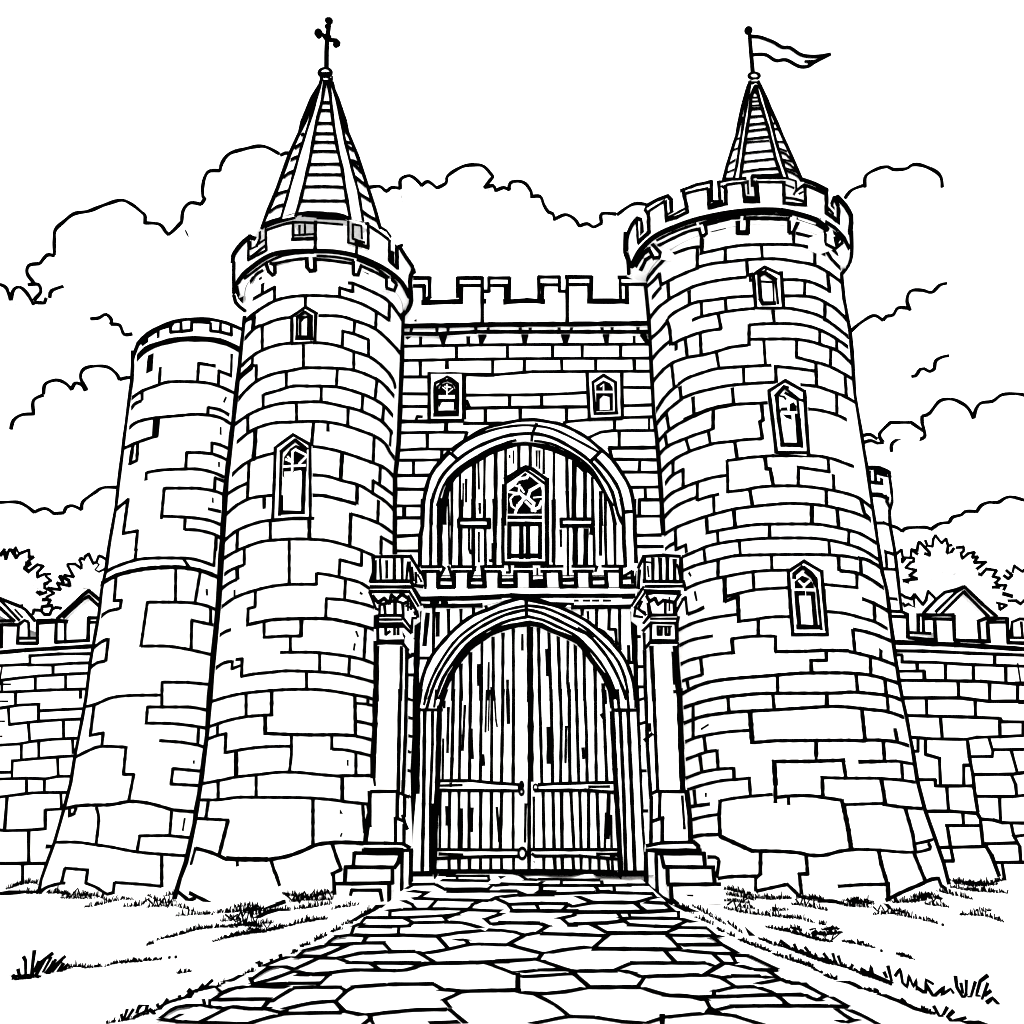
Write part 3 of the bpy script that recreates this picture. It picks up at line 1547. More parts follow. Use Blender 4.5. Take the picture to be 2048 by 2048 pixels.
T['left_window_low'] = '''@400,800,500
l5.5 580,370 720,268 860,350
l5.5 582,370 575,600 562,920
l5.5 850,340 852,920
l6 565,930 720,915 878,915
l6 625,400 735,310 825,380
l5 628,400 615,890
f 650,440 700,370 740,345 800,370 828,400 828,425 828,550 640,555 640,590 655,610 645,480
w 660,600 700,555 780,545 790,600 780,860 645,860 645,640
l5w 640,515 810,505
l4.5w 712,560 715,400 740,380
l4.5w 740,385 830,430 770,490
l4.5w 665,460 715,480 680,440
l4w 650,400 730,345
l7.5 805,550 795,880
l7.5 635,870 800,872
l3.5 635,740 635,860
f 700,560 740,545 720,562
'''
T['left_window_top'] = '''@400,400,500
l5.5 705,905 815,828 905,880
l6 710,905 710,1110
l5.5 895,880 888,1110
l5 710,1110 890,1100
l5.5 750,910 810,865 860,900 862,1080
l4 750,905 748,1060
l8 745,1065 855,1065
l7 842,900 842,1060
l4 775,910 775,1050
l4 770,910 830,905
s3 780,940 800,915 830,905
'''
T['left_frieze'] = '''@780,500,550
'''
T['path'] = '''@450,1720,600
l5 1380,97 1480,97
l4.5 1430,103 1690,103
l5 1495,105 1495,135
l5.5 1395,130 1700,135
l5 1695,100 1700,130
f 1755,103 1815,103 1775,125
l6 1190,158 1350,155 1420,192
l5 1170,185 1195,170
l6.5 1420,188 1680,188
l5 1430,205 1700,203 1890,203
l5.5 1690,190 1720,165 1800,160 1800,160
l5.5 1190,200 1300,210 1250,242
f 1190,243 1250,235 1300,258 1220,260
l6 1250,248 1400,255 1700,262
l6.5 1700,265 1750,240
l6 1150,262 1200,285 1225,310
l6 1360,262 1320,305
l6.5 1640,268 1600,285 1560,325
l6 1050,330 1150,318 1400,315 1580,318
l6.5 1063,330 1060,370
s5.5 1580,318 1500,345 1420,380
l6.5 905,372 1150,372
l5.5 1150,372 1400,360 1500,350
l6 905,372 870,415
l6.5 1160,378 1210,405 1180,425
l7 870,428 1080,430
l5.5 1080,430 1190,425
l6 1210,405 1400,402 1450,398
s6.5 1430,400 1550,410 1650,440
l6 1410,370 1430,395
l6.5 880,410 830,430 815,475
l7 1120,435 1115,485
l7 820,483 900,488 1150,485 1370,492
l6.5 1370,490 1500,470 1660,455
l6 650,550 680,520 720,495 820,483
l8 915,490 890,530
l7.5 1370,495 1440,575
l6.5 660,548 800,542 890,535 1020,535
l6.5 1020,535 1065,585
l6 480,612 510,585 650,550
l7 455,622 600,622
l6.5 600,630 700,590 790,550
l7 870,603 960,597 1060,592 1220,590
l6.5 730,632 870,603
l6.5 1220,590 1280,605 1440,575
s6 1440,575 1600,545 1800,548
l6.5 1500,510 1550,520 1575,545
l6 600,632 730,635
l6 740,640 800,662 950,665
l7.5 950,665 1250,665
l7.5 1250,600 1340,655
l7.5 1330,668 1600,662 1800,655
l7 940,670 990,705
l7.5 1230,680 1330,660
l6.5 460,700 600,635
s6.5 440,715 550,735 700,725 850,710 1130,713 1230,690 1320,668
l6 1690,660 1700,672 1880,740
s6.5 165,775 280,700 360,685 450,710
l6.5 450,715 300,770 185,800
l8 165,765 180,805
l6.5 175,808 400,797 620,795
l6 -20,862 60,830 150,815 400,822
l6 460,740 560,742 680,738
l6.5 670,742 610,800
l7 600,800 600,820
l6.5 440,825 560,822 740,822 780,845
s7 290,920 370,870 440,828
l7 780,848 830,820 1050,803 1340,800 1400,835 1530,848 1880,838
l6.5 -20,902 290,898
l8.5 285,905 245,955
l6.5 20,945 140,960 260,962 360,985
l7 780,850 710,915
s7 380,965 500,935 640,915 710,912
s8 710,915 760,970 900,1003
s7 900,1003 1100,980 1250,968 1430,965
l7 1530,850 1410,905 1448,950
l8 1445,965 1545,1050
l7 350,992 750,985
s7 350,1000 200,1040 140,1062
f 420,960 330,978 350,1000 400,990
l10 935,1005 935,1030
l7 930,1030 880,1070
l7 940,1030 960,1070
l7 1320,1054 1500,1045
f 720,930 800,985 740,990
l6 1580,322 1775,330
l6 1755,250 1775,262
l6.5 1780,345 1750,358 1680,383
l7 1675,380 1712,415 1780,410
l6 1690,452 1775,455
l6.5 1790,655 1940,645
l6.5 1800,548 1840,550
@0,1720,600
l6.5 1360,902 1560,898 1740,898
l6.5 1450,850 1380,895
s6.5 1440,855 1500,830 1600,815
s5 1390,822 1420,850 1450,855
l6.5 1310,905 1320,940 1380,955 1430,950
l5.5 1350,905 1350,935
s6.5 1030,1025 1120,960 1220,940 1300,940
l6.5 1030,1028 1160,1045 1300,1050 1600,1058
s6.5 1280,1050 1400,990 1490,945
l5 1110,1025 1170,995
l6.5 1490,945 1620,960 1740,960
@1000,1720,600
l5 130,100 170,125 250,130
l10 200,78 600,85 930,85
l5 250,125 400,125
l6.5 395,130 395,165
l5.5 410,128 640,130
l7 655,140 660,165
l6 270,165 620,165 830,163
l5.5 830,160 960,160
l6 0,155 250,160
l5 245,158 275,140
l9 265,165 262,200
l6.5 240,203 350,207
l6 120,228 340,225
l5.5 0,198 100,200 150,218
l6 0,240 120,225
l6.5 340,218 620,210
l6.5 620,180 640,205 720,200
l6.5 735,180 738,210
l6 620,208 980,218
l7 500,235 600,275
l7.5 590,275 890,275
l6.5 980,218 1000,240 880,272
l6.5 60,287 260,280 430,283 470,305
l6.5 0,260 50,285 75,320
l7.5 70,328 500,330
l6.5 235,290 250,320
l6.5 440,290 400,325
l6 475,300 590,278
l7.5 870,280 930,325
l8 500,337 930,335 1120,325
l6.5 940,272 1060,280 1110,322
l6 1150,335 1150,370
l6.5 500,335 470,358 380,380
l6.5 760,345 785,380
l6.5 780,380 840,375 830,345
l6.5 840,375 1150,378 1250,403
l7 400,380 440,415
l9 440,418 490,418
l7 490,412 680,407 780,395
l7 785,385 830,415
l6.5 830,418 1000,428 1120,432 1190,400
l7 -10,405 250,408 310,430
l7 310,425 240,470 160,485 60,540
l6 -10,452 90,465 160,485
l7 270,475 500,482 690,490
l7.5 605,425 690,470
l8 690,472 1070,472
l6.5 1070,470 1150,435
l6 1140,435 1330,440 1390,490
l6.5 1070,485 1380,490
l7 1380,490 1420,500
l8 700,480 610,560
l7.5 1080,485 1160,570
l7.5 1160,548 1420,545
l6.5 1370,500 1430,545 1525,600
l7 50,545 270,605
s7 300,603 450,575 600,560
l8 600,572 1050,577 1160,577
s6.5 1160,580 1350,600 1525,605
l9 275,600 245,640
l6 -10,650 250,640
s7 250,645 380,690 470,715 750,715
l7 730,715 850,665 1330,665
l8 1060,585 1125,655
l7 1370,605 1430,660
l6.5 1330,665 1375,685
l9 1430,672 1320,740
l6.5 1430,665 1520,670
l6.5 1495,620 1520,665
l6 1495,615 1600,618 1785,705
l6.5 1530,680 1640,708 1785,712
l7 780,712 850,730 920,758
l7.5 920,755 1000,750 1300,742
l6.5 1340,740 1450,765
l6.5 1440,760 1500,748 1680,750 1750,762
l7 1430,765 1510,815
l6 -10,695 110,740
l6 125,725 250,710 450,708
l6 130,755 250,748 450,735
f 450,710 500,720 490,740 455,735
l9 470,730 570,815
l8 560,822 900,820
l8 925,765 890,815
l10 115,740 115,830
s7 130,850 230,862 380,855 560,825
l7 -10,842 130,842
s7.5 910,822 1060,868 1220,880 1330,910
l7 1060,872 1280,885 1500,880 1760,870
l8 1380,845 1375,885
l6.5 1380,850 1510,820 1650,818
s7 1650,820 1760,860 1850,930
l6.5 1660,800 1800,772
l6.5 1740,725 1800,765 1860,795 1940,795
l6.5 1760,870 1940,872
f 1810,895 1890,938 1820,938
l7 1400,968 1500,945 1650,942 1940,942
s7 1330,910 1350,950 1370,975
f 1320,975 1350,940 1440,990 1400,1005 1310,995
s7 230,870 360,940 440,1005
l6.5 210,1056 440,1010
l6.5 440,1010 600,1015 800,1045 920,1054
l6.5 940,1056 1060,1015 1310,990
l10 1045,1005 1045,1070
l6.5 1420,995 1500,1005 1680,1060
@1448,1720,600
l7 330,872 520,868 560,890 620,910
s6.5 400,775 430,795 490,795 600,850 660,880
l6.5 650,880 600,905
l6 690,885 800,945
l7 480,942 680,942 800,950
s7 720,960 760,990 830,1035
l6.5 740,1035 780,1050 860,1030
s6.5 800,965 900,1010 1000,1064
'''
T['ground'] = '''@450,1720,600
s9 1150,205 1080,260 1010,290 980,310
@1000,1720,600
s9 930,160 1020,210 1120,280 1240,335
@0,1720,600
s7 -40,228 150,205 270,212
s6.5 260,205 330,165 420,150
l5.5 1720,312 1830,272
s6 1650,375 1750,330 1850,320
@1448,1720,600
l7 1750,165 1850,168 1940,182
s5.5 1040,280 1060,300 1070,320
'''
T['grass'] = '''@0,1720,600
g 35,182 100,165 140,150
g 100,150 200,140 260,150
g 120,205 270,212
g 300,205 400,210 460,215
g 390,240 500,240 600,245
g 470,215 560,220 640,235 700,260
g 545,300 650,280 780,248 860,250
g 790,296 900,290 960,250
g 940,300 1060,292 1130,290 1250,325
g 1060,230 1130,210
g 950,225 1050,270 1130,260
g 1130,355 1250,345 1370,345
g 1380,335 1500,330 1600,320 1720,320
g 1010,510 1120,485 1280,440 1420,425 1520,430
g 950,542 990,532
g 1380,520 1480,490 1600,470 1700,450
g 1420,390 1520,380 1600,400
g 1560,330 1640,345 1700,330
g 1600,410 1700,400 1760,400
g 1600,440 1700,460 1830,430
g 1740,450 1830,420
l6 150,620 165,650 165,740
l6.5 222,580 200,750
l6 340,600 260,660 230,740
l5 360,640 290,730
l5 420,620 350,680 315,735
l5 440,670 390,720
l6 115,700 130,765
l10 85,755 100,760
l6 90,755 240,740
g 390,712 480,680 560,690 655,680
l5 250,650 205,745
l5 290,640 235,745
l5 330,625 275,725
l5 345,650 300,735
l5 400,640 335,725
l6 410,665 370,720
g 80,765 250,752
l6 80,740 110,775
g 680,680 740,660 830,655 1040,635
d 1090,628
d 1131,625
g 1140,725 1230,715
g 680,1045 740,1040
g 760,1035 850,1020 930,990 1030,955 
s5 1030,950 1080,920 1200,880 1240,850 1400,810
g 1400,810 1450,785
s5 1450,785 1500,770 1560,740
g 1570,730 1640,710
l5 780,990 790,1030
l5 860,960 810,1035
l5 820,960 800,1020
s5 880,990 900,945 950,935 940,970 890,1000
l6 960,960 1000,995
l5.5 1010,925 1030,965
l5.5 1080,895 1035,955
l5 1370,772 1290,845
l5 1310,800 1260,855
l8 1210,835 1240,860 1215,890
l6 1155,870 1158,905
@450,1720,600
g 195,660 240,665
l6 215,650 225,690
s5 240,688 330,650 420,620
l6 298,635 300,670
l7 355,605 360,630
g 430,600 460,582
g 490,555 550,537
g 570,518 650,485
g 680,460 750,438
g 750,415 820,400
s6 820,395 880,360 960,320 1000,290
g 880,345 940,320
g 380,215 480,230 560,235 640,210 700,200
g 440,312 560,300 690,275
g 690,310 800,292 860,280 1010,275
g 700,240 760,260 830,250 930,245
g 720,270 800,265 900,262 960,255
g 20,420 120,415 240,425
g 420,260 500,250 600,250 690,245
g 0,330 100,320 250,322
g 60,300 150,285 250,310
g 260,325 420,315
g 400,422 480,400 580,385 655,372
g 0,500 130,470 240,460
l6 180,1700 190,1700
@1448,1720,600
g 0,180 100,200 180,225
g 180,235 300,245 430,240
g 440,280 560,300 670,320
g 0,255 100,265 160,275
g 0,305 100,330 250,350 380,365 500,375 580,400
g 100,300 200,310
g 300,325 410,320
g 610,408 650,412
g 530,240 640,245
g 720,268 780,290 940,300
g 780,255 860,275 960,280
g 960,345 1060,340 1180,360 1280,380 1380,405
g 1080,320 1190,340
d 1410,418
g 1085,265 1200,265 1300,250
g 1250,240 1350,215
g 1300,280 1450,300
g 1460,170 1600,195 1700,200 1820,208
g 1370,190 1480,220 1600,250
g 1460,125 1600,150 1700,150 1800,120
g 1520,348 1620,350 1700,360 1800,395
g 1620,325 1720,325
g 270,425 400,455 500,480 600,510 700,525
g 430,435 500,450
g 560,470 660,480 760,465
g 760,520 880,540 970,560
d 1015,585
g 1110,605 1225,635
g 20,215 110,230 200,250
g 470,235 560,250 640,262
g 800,262 880,262 960,272
g 1200,235 1300,235 1400,245
g 1480,140 1580,160 1680,160 1760,150
g 640,445 740,440
g 400,560 500,600 600,640 700,670
g 880,730 960,755 1080,800
g 880,715 1000,760
g 25,395 60,430 115,465
f 130,425 205,490 160,490
g 30,475 65,488
g 90,510 200,550 300,590
g 225,500 330,545 380,555
g 370,550 480,590 600,635 760,680 870,720
g 310,600 430,640 550,680 620,720
d 630,722
g 650,742 730,768
s6 760,780 830,800 890,835
g 910,830 1010,860
s6 1010,865 1100,900 1160,925 1240,960 1350,990
g 1230,955 1350,990
l5 450,540 480,600
l5 520,560 560,610
l5 640,600 680,650
l5 700,600 715,650
l5 735,615 760,690
l5 830,670 810,710
l6 880,700 940,740 948,680 960,745
l6 960,740 1030,770 1090,795
l6 1030,720 1050,760
l6 1055,680 1080,780
l5 1100,750 1135,700 1150,790 1180,820 1190,740 1220,820 1240,765 1240,840
l6 1240,820 1300,860 1300,770 1350,800
l6 1300,800 1350,880 1420,815 1400,870 1460,830 1480,860
l6.5 1490,745 1500,820 1540,888 1565,860
l5.5 1560,770 1560,860
l5.5 1525,790 1540,860
l5.5 1620,780 1590,880 1570,885
l6.5 1700,742 1650,780 1625,870 1650,880
l5.5 1700,790 1660,900
l6 1720,840 1670,880
l7 1690,920 1730,890 1770,930
l6 1140,895 1180,925 1150,930
l6 1350,940 1390,1010 1410,1000
l6 1440,945 1410,1000
l7 1480,970 1440,1010 1470,1040 1560,1015 
l7 1540,1050 1680,1048
l6 360,520 420,560
@1000,1720,600
g 1150,275 1230,280
g 1160,290 1240,338
g 1260,365 1370,412
g 1240,290 1330,340 1450,410
g 1400,440 1440,460
@450,1720,600
z 380,210 430,260 460,220 480,280 510,200 540,260 570,200 590,250 620,190 640,240 660,190 690,250 720,190 740,270 770,200 800,290 830,230 850,280 880,220 900,280 950,230
z 100,330 120,360 150,290 170,380 190,300 210,370 240,310
z 0,350 40,380 80,350 110,420 130,380 160,440 190,390 210,450 240,400 270,440 300,400
@0,1720,600
z 1480,350 1520,400 1550,330 1580,430 1610,300 1640,410 1670,350
z 950,250 990,290 1000,240 1020,300 1060,240 1080,310 1100,260
z 400,230 430,210 450,245 500,180 520,240 550,200 580,240
@1448,1720,600
z 460,250 490,290 510,240 530,290 560,240
z 20,290 60,260 80,310 110,270 150,250
z 960,300 990,330 1010,290 1040,340 1070,300 1090,330 1130,320
z 1280,260 1320,210 1350,270 1380,220 1400,280
z 550,450 590,440 570,500 620,460 650,500 680,450 720,440 690,520 760,460
'''
T['wall_right'] = '''@1548,900,500
l5.5 900,1245 990,1250 1030,1270
l7 1030,1270 1035,1450
l6 900,1285 1020,1290
l6 1040,1452 1260,1468
l7 1250,1462 1240,1310
l5 1045,1410 1210,1418
l6.5 1115,1270 1115,1400
l6 1152,1290 1157,1410
l6 1110,1275 1390,1275
l6 1150,1303 1380,1308
l7 1388,1280 1395,1470
l7 1395,1470 1670,1480
l7 1660,1480 1650,1335
l6 1580,1330 1590,1465
l6 1575,1325 1640,1300
l6 1640,1300 1800,1300
l6 1650,1330 1800,1330
l7 1800,1300 1810,1488
l7 1805,1488 1970,1495
l5 1820,1450 1970,1452
s6 1840,1460 1840,1330 1900,1305 1970,1310
l5 1910,1330 1920,1440
l9 925,1485 1400,1505 1970,1542
l6 925,1552 1200,1555 1500,1570 1970,1587
l5.5 935,1583 990,1583
l6 990,1590 990,1640
l5.5 985,1638 1250,1642 1500,1658 1970,1672
l6 1105,1650 1108,1700
l6 1705,1585 1705,1655
l 950,1710 1160,1708
l7 1160,1710 1163,1775
l6 1325,1665 1325,1775
l6 1540,1670 1542,1785
l6 1790,1670 1792,1795
l6 970,1780 1250,1782 1600,1788 1970,1815
l6 1423,1795 1428,1915
l6 1663,1800 1667,1932
l6 1882,1820 1882,1932
@1648,1370,400
l6.5 760,125 1320,125 1590,158 1970,158
l5.5 1300,90 1300,125
l6 1600,0 1600,150
l5.5 1868,0 1868,150
l5.5 988,135 993,295
l6 1460,160 1463,310
l6 810,295 1000,300 1400,310 1690,322
l5.5 1700,320 1720,355 1970,358
l6 1695,330 1700,490
l6 1922,370 1922,480
l6 1125,320 1142,510
l5.5 850,505 1040,520 1370,525 1480,505 1700,500 1970,485
l5 908,515 908,640 860,640
l6 980,520 980,670
l6 980,670 1120,710
l6 1115,710 1125,960
l6.5 1385,525 1405,700 1440,880 1450,1000 1485,1220
l6 1350,970 1350,775 1410,775
l5.5 1595,520 1630,640 1625,690 1430,692
l5.5 1640,625 1970,622
l5.5 1810,640 1865,840
l6 1450,865 1820,862 1970,840
l6 900,915 1075,915 1075,980 
l6 1075,975 1440,975
l6 1810,870 1850,960 1860,1060
l6 1480,1075 1820,1078 1970,1062
l6 1185,985 1203,1215
l6 1695,1090 1705,1310
l6.5 990,1220 1230,1220 1480,1240 
l6.5 1480,1240 1510,1290 1520,1400 1535,1540
l6 1340,1230 1348,1360
l5.5 1175,1358 1510,1358
l6 1190,1360 1220,1550 1250,1700 1175,1700
l6 1510,1295 1640,1305 1720,1330 1970,1335
l6 1810,1350 1830,1450 1890,1560 1900,1700
l6 1830,1465 1970,1445
l6 1540,1535 1860,1525
l6 1130,1570 1560,1560
l7.5 1560,1550 1620,1650 1690,1840
l6 1640,1715 1970,1712
l6 1720,1720 1745,1880
'''
T['back_right'] = '''@1548,900,500
s8 700,138 790,140 850,155 905,190
l9 915,330 915,420 897,470
s9 740,345 830,350 890,375
s7 865,370 885,420 897,480
l5 780,170 785,240
l6 755,250 830,258 830,225
l5 780,565 850,565 900,585
l5.5 855,785 935,810
l4.5 862,790 870,910
l5 840,918 950,925
l5 870,1145 970,1155
l8 780,172 880,195
l5 735,165 740,240
'''
T['house_far_left'] = '''@0,1000,500
s6 -40,742 60,785 170,830 200,850 275,940
l5 5,775 150,930
l6 -30,805 110,935
l3 115,845 175,910
l5 150,820 175,815
'''
T['house_left'] = '''@0,1000,500
l6 445,915 640,735 685,700 790,790
l5.5 490,908 640,770 685,745 775,830
'''
T['house_right'] = '''@1548,900,500
l6 1470,1055 1610,1190 1720,1285
l5.5 1465,1095 1655,1285
l5 1465,1095 1295,1265
l5 1470,1060 1410,1095 1250,1250
s6 1470,1055 1410,1080 1320,1100 1260,1150 1150,1265
'''
T['tree_a'] = '''@0,1000,500
l6.5 -40,450 5,420 35,380 30,400 45,460 70,385 85,385
s4.5 10,440 20,400 50,400 55,440 30,450
l6.5 85,385 125,450 105,380
f 105,370 125,350 150,400 145,420 125,400
l6.5 125,450 150,415 225,385 225,440 260,440 215,475
l8 200,490 235,490 190,525 225,555
l6.5 225,550 290,500 335,510 290,560 290,595 340,575 390,572
l6 355,590 395,625 345,645 345,680 365,690
f 335,640 395,625 370,660 345,665
l6.5 285,710 310,730 360,712
f 280,712 305,698 355,712 315,738
l5.5 365,690 420,720 360,750 375,775
l7 330,770 390,772 370,810
l7 325,825 320,860 345,885 385,885 405,835 400,815 325,825
l6.5 255,885 262,850 330,855
l6.5 400,850 430,830 475,835
f 440,835 470,820 482,840 465,855
'''
T['tree_b'] = '''@0,1000,500
l6.5 370,680 420,688 470,692 440,640 490,655 540,660 
l7 540,665 530,620 470,590 460,590 490,640
l6.5 495,580 570,595 525,510 525,495 580,495 628,530 630,500 615,465 625,450 655,460
l6.5 655,440 685,415 720,490 745,480 765,430 790,440 820,460
s5 740,480 765,500 735,540 765,555 815,530
'''
T['tree_c'] = '''@1548,900,500
l6 950,800 985,770 995,830 1080,835 1080,860 1055,870
l6 990,840 990,870 1015,840
l6 1058,830 1060,770 1110,805
l6.5 1060,770 1105,780 1115,720 1125,710 1200,790 1205,815 1165,800
l6 1170,700 1185,740 1225,745 1230,690 1247,660 1295,720 1330,685 1345,740 1375,735
l6.5 1345,740 1338,790 1355,810 1390,760
l6.5 1410,755 1465,750 1465,780 1445,800 1455,840 1500,800 1550,790 1530,830 1575,825 1545,870 1640,865 1540,940 1600,965 1640,920 1720,930 1690,980 1745,990 1720,1020
l7.5 1690,1060 1740,1060 1710,1020
l6.5 1720,1045 1795,1045 1775,1080
l8 1770,1110 1840,1130
l6 1720,1180 1800,1200 1745,1235 1740,1195
l6.5 1810,1165 1870,1165 1905,1190 1960,1140
l6 1055,870 1015,910 1100,930 1045,970 1105,995
l7.5 1000,1010 1105,995
l6 1000,1010 1040,1025
'''
T['tree_d'] = '''@1548,900,500
l6.5 1775,970 1810,995 1840,970 1795,930 
l6 1845,945 1855,895 1920,940 1960,900
'''
T['bush_right'] = '''@1548,900,500
l6.5 985,1115 1010,1135 1060,1150 1085,1115 1150,1195 1175,1160 1190,1090 1260,1160
s6 1000,1210 1040,1190 1085,1215 1080,1150 1100,1130
l5 1000,1180 1010,1210
'''
CL = {}
CL['a'] = ('@0,250,700 610,0', '''l 1625,158 1575,155 1545,168
s 1540,158 1450,117 1340,135 1265,160 1225,210 1215,252
s 1215,252 1155,255 1130,290 1118,350 1120,395
l 1120,395 1130,408 1110,438
s 1110,438 1050,430 1012,470 1003,535
s 1003,535 960,580 930,605
l 930,605 915,590
s 915,590 880,548 802,540
s 800,545 800,500 780,480 730,440 670,415 580,440 490,475 410,490 350,535 305,580 300,640 300,715
s 298,722 260,718 220,765
s 220,765 160,775 150,820 185,868
s 155,882 210,880 225,920 190,965 185,990''')
CL['b'] = ('@0,250,700', '''s 0,880 35,900 57,965
s 60,965 75,910 110,895 150,930 185,990
l 190,980 245,982 255,955''')
CL['c'] = ('@0,250,700', '''s 275,952 285,915 350,890''')
CL['d'] = ('@0,250,700', '''s 500,1070 545,1065 585,1045 615,1075 612,1100
s 612,1100 660,1105 685,1155 730,1153''')
CL['e'] = ('@0,250,700', '''s 60,1680 75,1630 120,1600 190,1595
s 185,1590 185,1520 240,1490
s 240,1485 250,1430 310,1408 360,1425 395,1460
s 395,1460 415,1425 450,1435 470,1465
s 478,1462 445,1395 460,1350 510,1332 590,1335 640,1370 660,1405
s 660,1405 700,1395 740,1395''')
CL['f'] = ('@0,600,500', '''s -60,1575 0,1565 130,1562 200,1590 265,1640
s 265,1640 320,1615 365,1615 420,1652
l 420,1650 495,1645
s 495,1645 510,1605 560,1590 630,1620
s 632,1620 640,1560 730,1490 800,1450 920,1448''')
CL['g'] = ('@700,250,700', '''s 80,350 160,338 200,365 230,345 278,350
s 278,350 280,300 330,280 375,310 395,335
s 395,335 430,312 480,348
s 480,348 530,320 540,280 620,230 690,220 740,230 790,285
l 790,285 740,345
s 740,345 790,335 805,365
s 805,362 850,345 878,360
s 878,358 885,320 930,310 970,325 1000,370 1002,400
s 1002,395 1050,395 1070,440 1095,480 1120,490 1130,525
s 1130,520 1190,495 1240,520 1265,558
s 1265,558 1310,545 1345,563 1390,540
s 1388,540 1390,490 1470,492
s 1475,495 1560,438 1630,438 1650,450''')
CL['h'] = ('@1548,300,500', '''s 550,370 600,310 700,270
s 703,285 710,200 800,145 880,130 920,150 1020,145 1070,115 1140,118 1240,160 1290,210 1300,285''')
CL['i'] = ('@1548,300,500', '''s 590,1405 650,1350 740,1290 790,1282 845,1320
s 845,1315 870,1285 920,1275 960,1220 1040,1225 1058,1240
s 1050,1235 1028,1170 1040,1110 1075,1083 1150,1085 1220,1100 1280,1045 1335,1030''')
CL['j'] = ('@1548,300,500', '''s 1065,1750 1095,1745 1130,1695 1160,1690 1205,1712 1240,1690
s 1240,1690 1250,1630 1300,1600 1350,1590''')
CL['k'] = ('@1548,700,500', '''s 680,665 740,652 800,690
s 690,715 750,700 800,720 845,715
s 845,715 815,650 900,560
l 900,560 1060,560 1160,630''')
CL['m'] = ('@1548,700,500', '''s 908,785 915,720 1000,670 1060,665 1115,695
s 1115,695 1160,675 1165,640 1145,560 1145,510
s 1145,510 1200,490 1280,395 1370,380 1440,405 1500,450 1545,530
s 1545,525 1560,460 1600,410 1690,395 1765,345 1890,340 1990,365''')
CL['n'] = ('@1548,900,500', '''s 880,580 950,600 990,630
s 990,630 1030,603 1180,598 1210,618
s 1210,615 1280,570 1355,560
s 1355,560 1380,520 1450,500 1480,475 1565,475
s 1565,480 1600,430 1660,405 1730,405 1790,370 1850,365 1990,405''')

T['left_wall'] += """@0,1720,600
l6.5 1145,200 1220,262 1260,245
s6.5 1220,210 1300,250 1380,290 1440,325
s6 1720,310 1760,290 1840,265
"""
T['right_wall'] += """@1448,1720,600
s6.5 600,262 720,268 780,295 940,300 1040,290
"""
# ------------------------------------------------------------------ geometry of a pixel
SN, CS = math.sin(TH), math.cos(TH)
def uk(px, py):
    x = (px - CX) / F; v = (CY - py) / F
    dy = CS - v * SN; dz = SN + v * CS
    return x / dy, dz / dy                       # X = u*Y, Z = H + k*Y
def depth(P): return P.y * CS + (P.z - H) * SN
def pxm(P): return depth(P) / F                   # metres per pixel there
class Plane:                                      # any plane
    def __init__(s, P0, n): s.P = Vector(P0); s.n = Vector(n).normalized()
    def hit(s, px, py):
        u, k = uk(px, py); d = Vector((u, 1, k)); o = Vector((0, 0, H))
        t = (s.P - o).dot(s.n) / d.dot(s.n)
        return o + d * t, s.n
def YP(y): return Plane((0, y, 0), (0, -1, 0))
class Loft:                                       # round tower: rows (y, left x, right x) of its outline
    off = .018
    def __init__(s, Yc, rows):
        s.Yc = Yc; r = []
        for y, xl, xr in rows:
            uL, k = uk(xl, y); uR, _ = uk(xr, y)
            aL, aR = math.atan(uL), math.atan(uR); am = (aL + aR) / 2
            D = Yc / math.cos(am); R = D * math.sin((aR - aL) / 2); td = D * math.cos((aR - aL) / 2)
            z = H + k * td * (math.cos(aL) + math.cos(aR)) / 2
            r.append((z, D * math.sin(am), R))
        s.rows = sorted(r); s.rmax = max(q[2] for q in r)
    def at(s, z):
        r = s.rows
        if z <= r[0][0]: return r[0][1], r[0][2]
        if z >= r[-1][0]: return r[-1][1], r[-1][2]
        for a, b in zip(r, r[1:]):
            if z <= b[0]:
                t = (z - a[0]) / max(1e-6, b[0] - a[0])
                return a[1] + (b[1] - a[1]) * t, a[2] + (b[2] - a[2]) * t
    def hit(s, px, py):
        u, k = uk(px, py)
        def solve(z):
            Xc, R = s.at(z); A = u * u + 1; B = -2 * (u * Xc + s.Yc); Cc = Xc * Xc + s.Yc ** 2 - R * R
            q = B * B - 4 * A * Cc
            return (-B / (2 * A)) if q <= 0 else (-B - math.sqrt(q)) / (2 * A)
        Y = s.Yc - 2
        for i in range(30): Y = .5 * Y + .5 * solve(H + k * Y)
        g = lambda y: (lambda c: math.hypot(u * y - c[0], y - s.Yc) - c[1])(s.at(H + k * y))
        if abs(g(Y)) > 2e-3:                      # march to the first crossing, or to the nearest approach
            y = s.Yc - s.rmax - .3; best = (g(y), y)
            while y < s.Yc + 1:
                y += .04; q = g(y)
                if q < best[0]: best = (q, y)
                if q <= 0:
                    a, b = y - .04, y
                    for i in range(12):
                        m = (a + b) / 2
                        if g(m) > 0: a = m
                        else: b = m
                    best = (0, b); break
            Y = best[1]
        P = Vector((u * Y, Y, H + k * Y)); Xc, R = s.at(P.z)
        n = Vector((P.x - Xc, P.y - s.Yc, 0))
        n = n.normalized() if n.length > 1e-4 else Vector((0, -1, 0))
        sl = (s.at(P.z + .05)[1] - s.at(P.z - .05)[1]) / .1
        return P, Vector((n.x, n.y, -sl)).normalized()
    def ang(s, px, py):
        P, n = s.hit(px, py); return math.atan2(n.x, -n.y), P.z
    def pt(s, a, z, dr=0):
        X, R = s.at(z); R += dr
        return Vector((X + R * math.sin(a), s.Yc - R * math.cos(a), z))
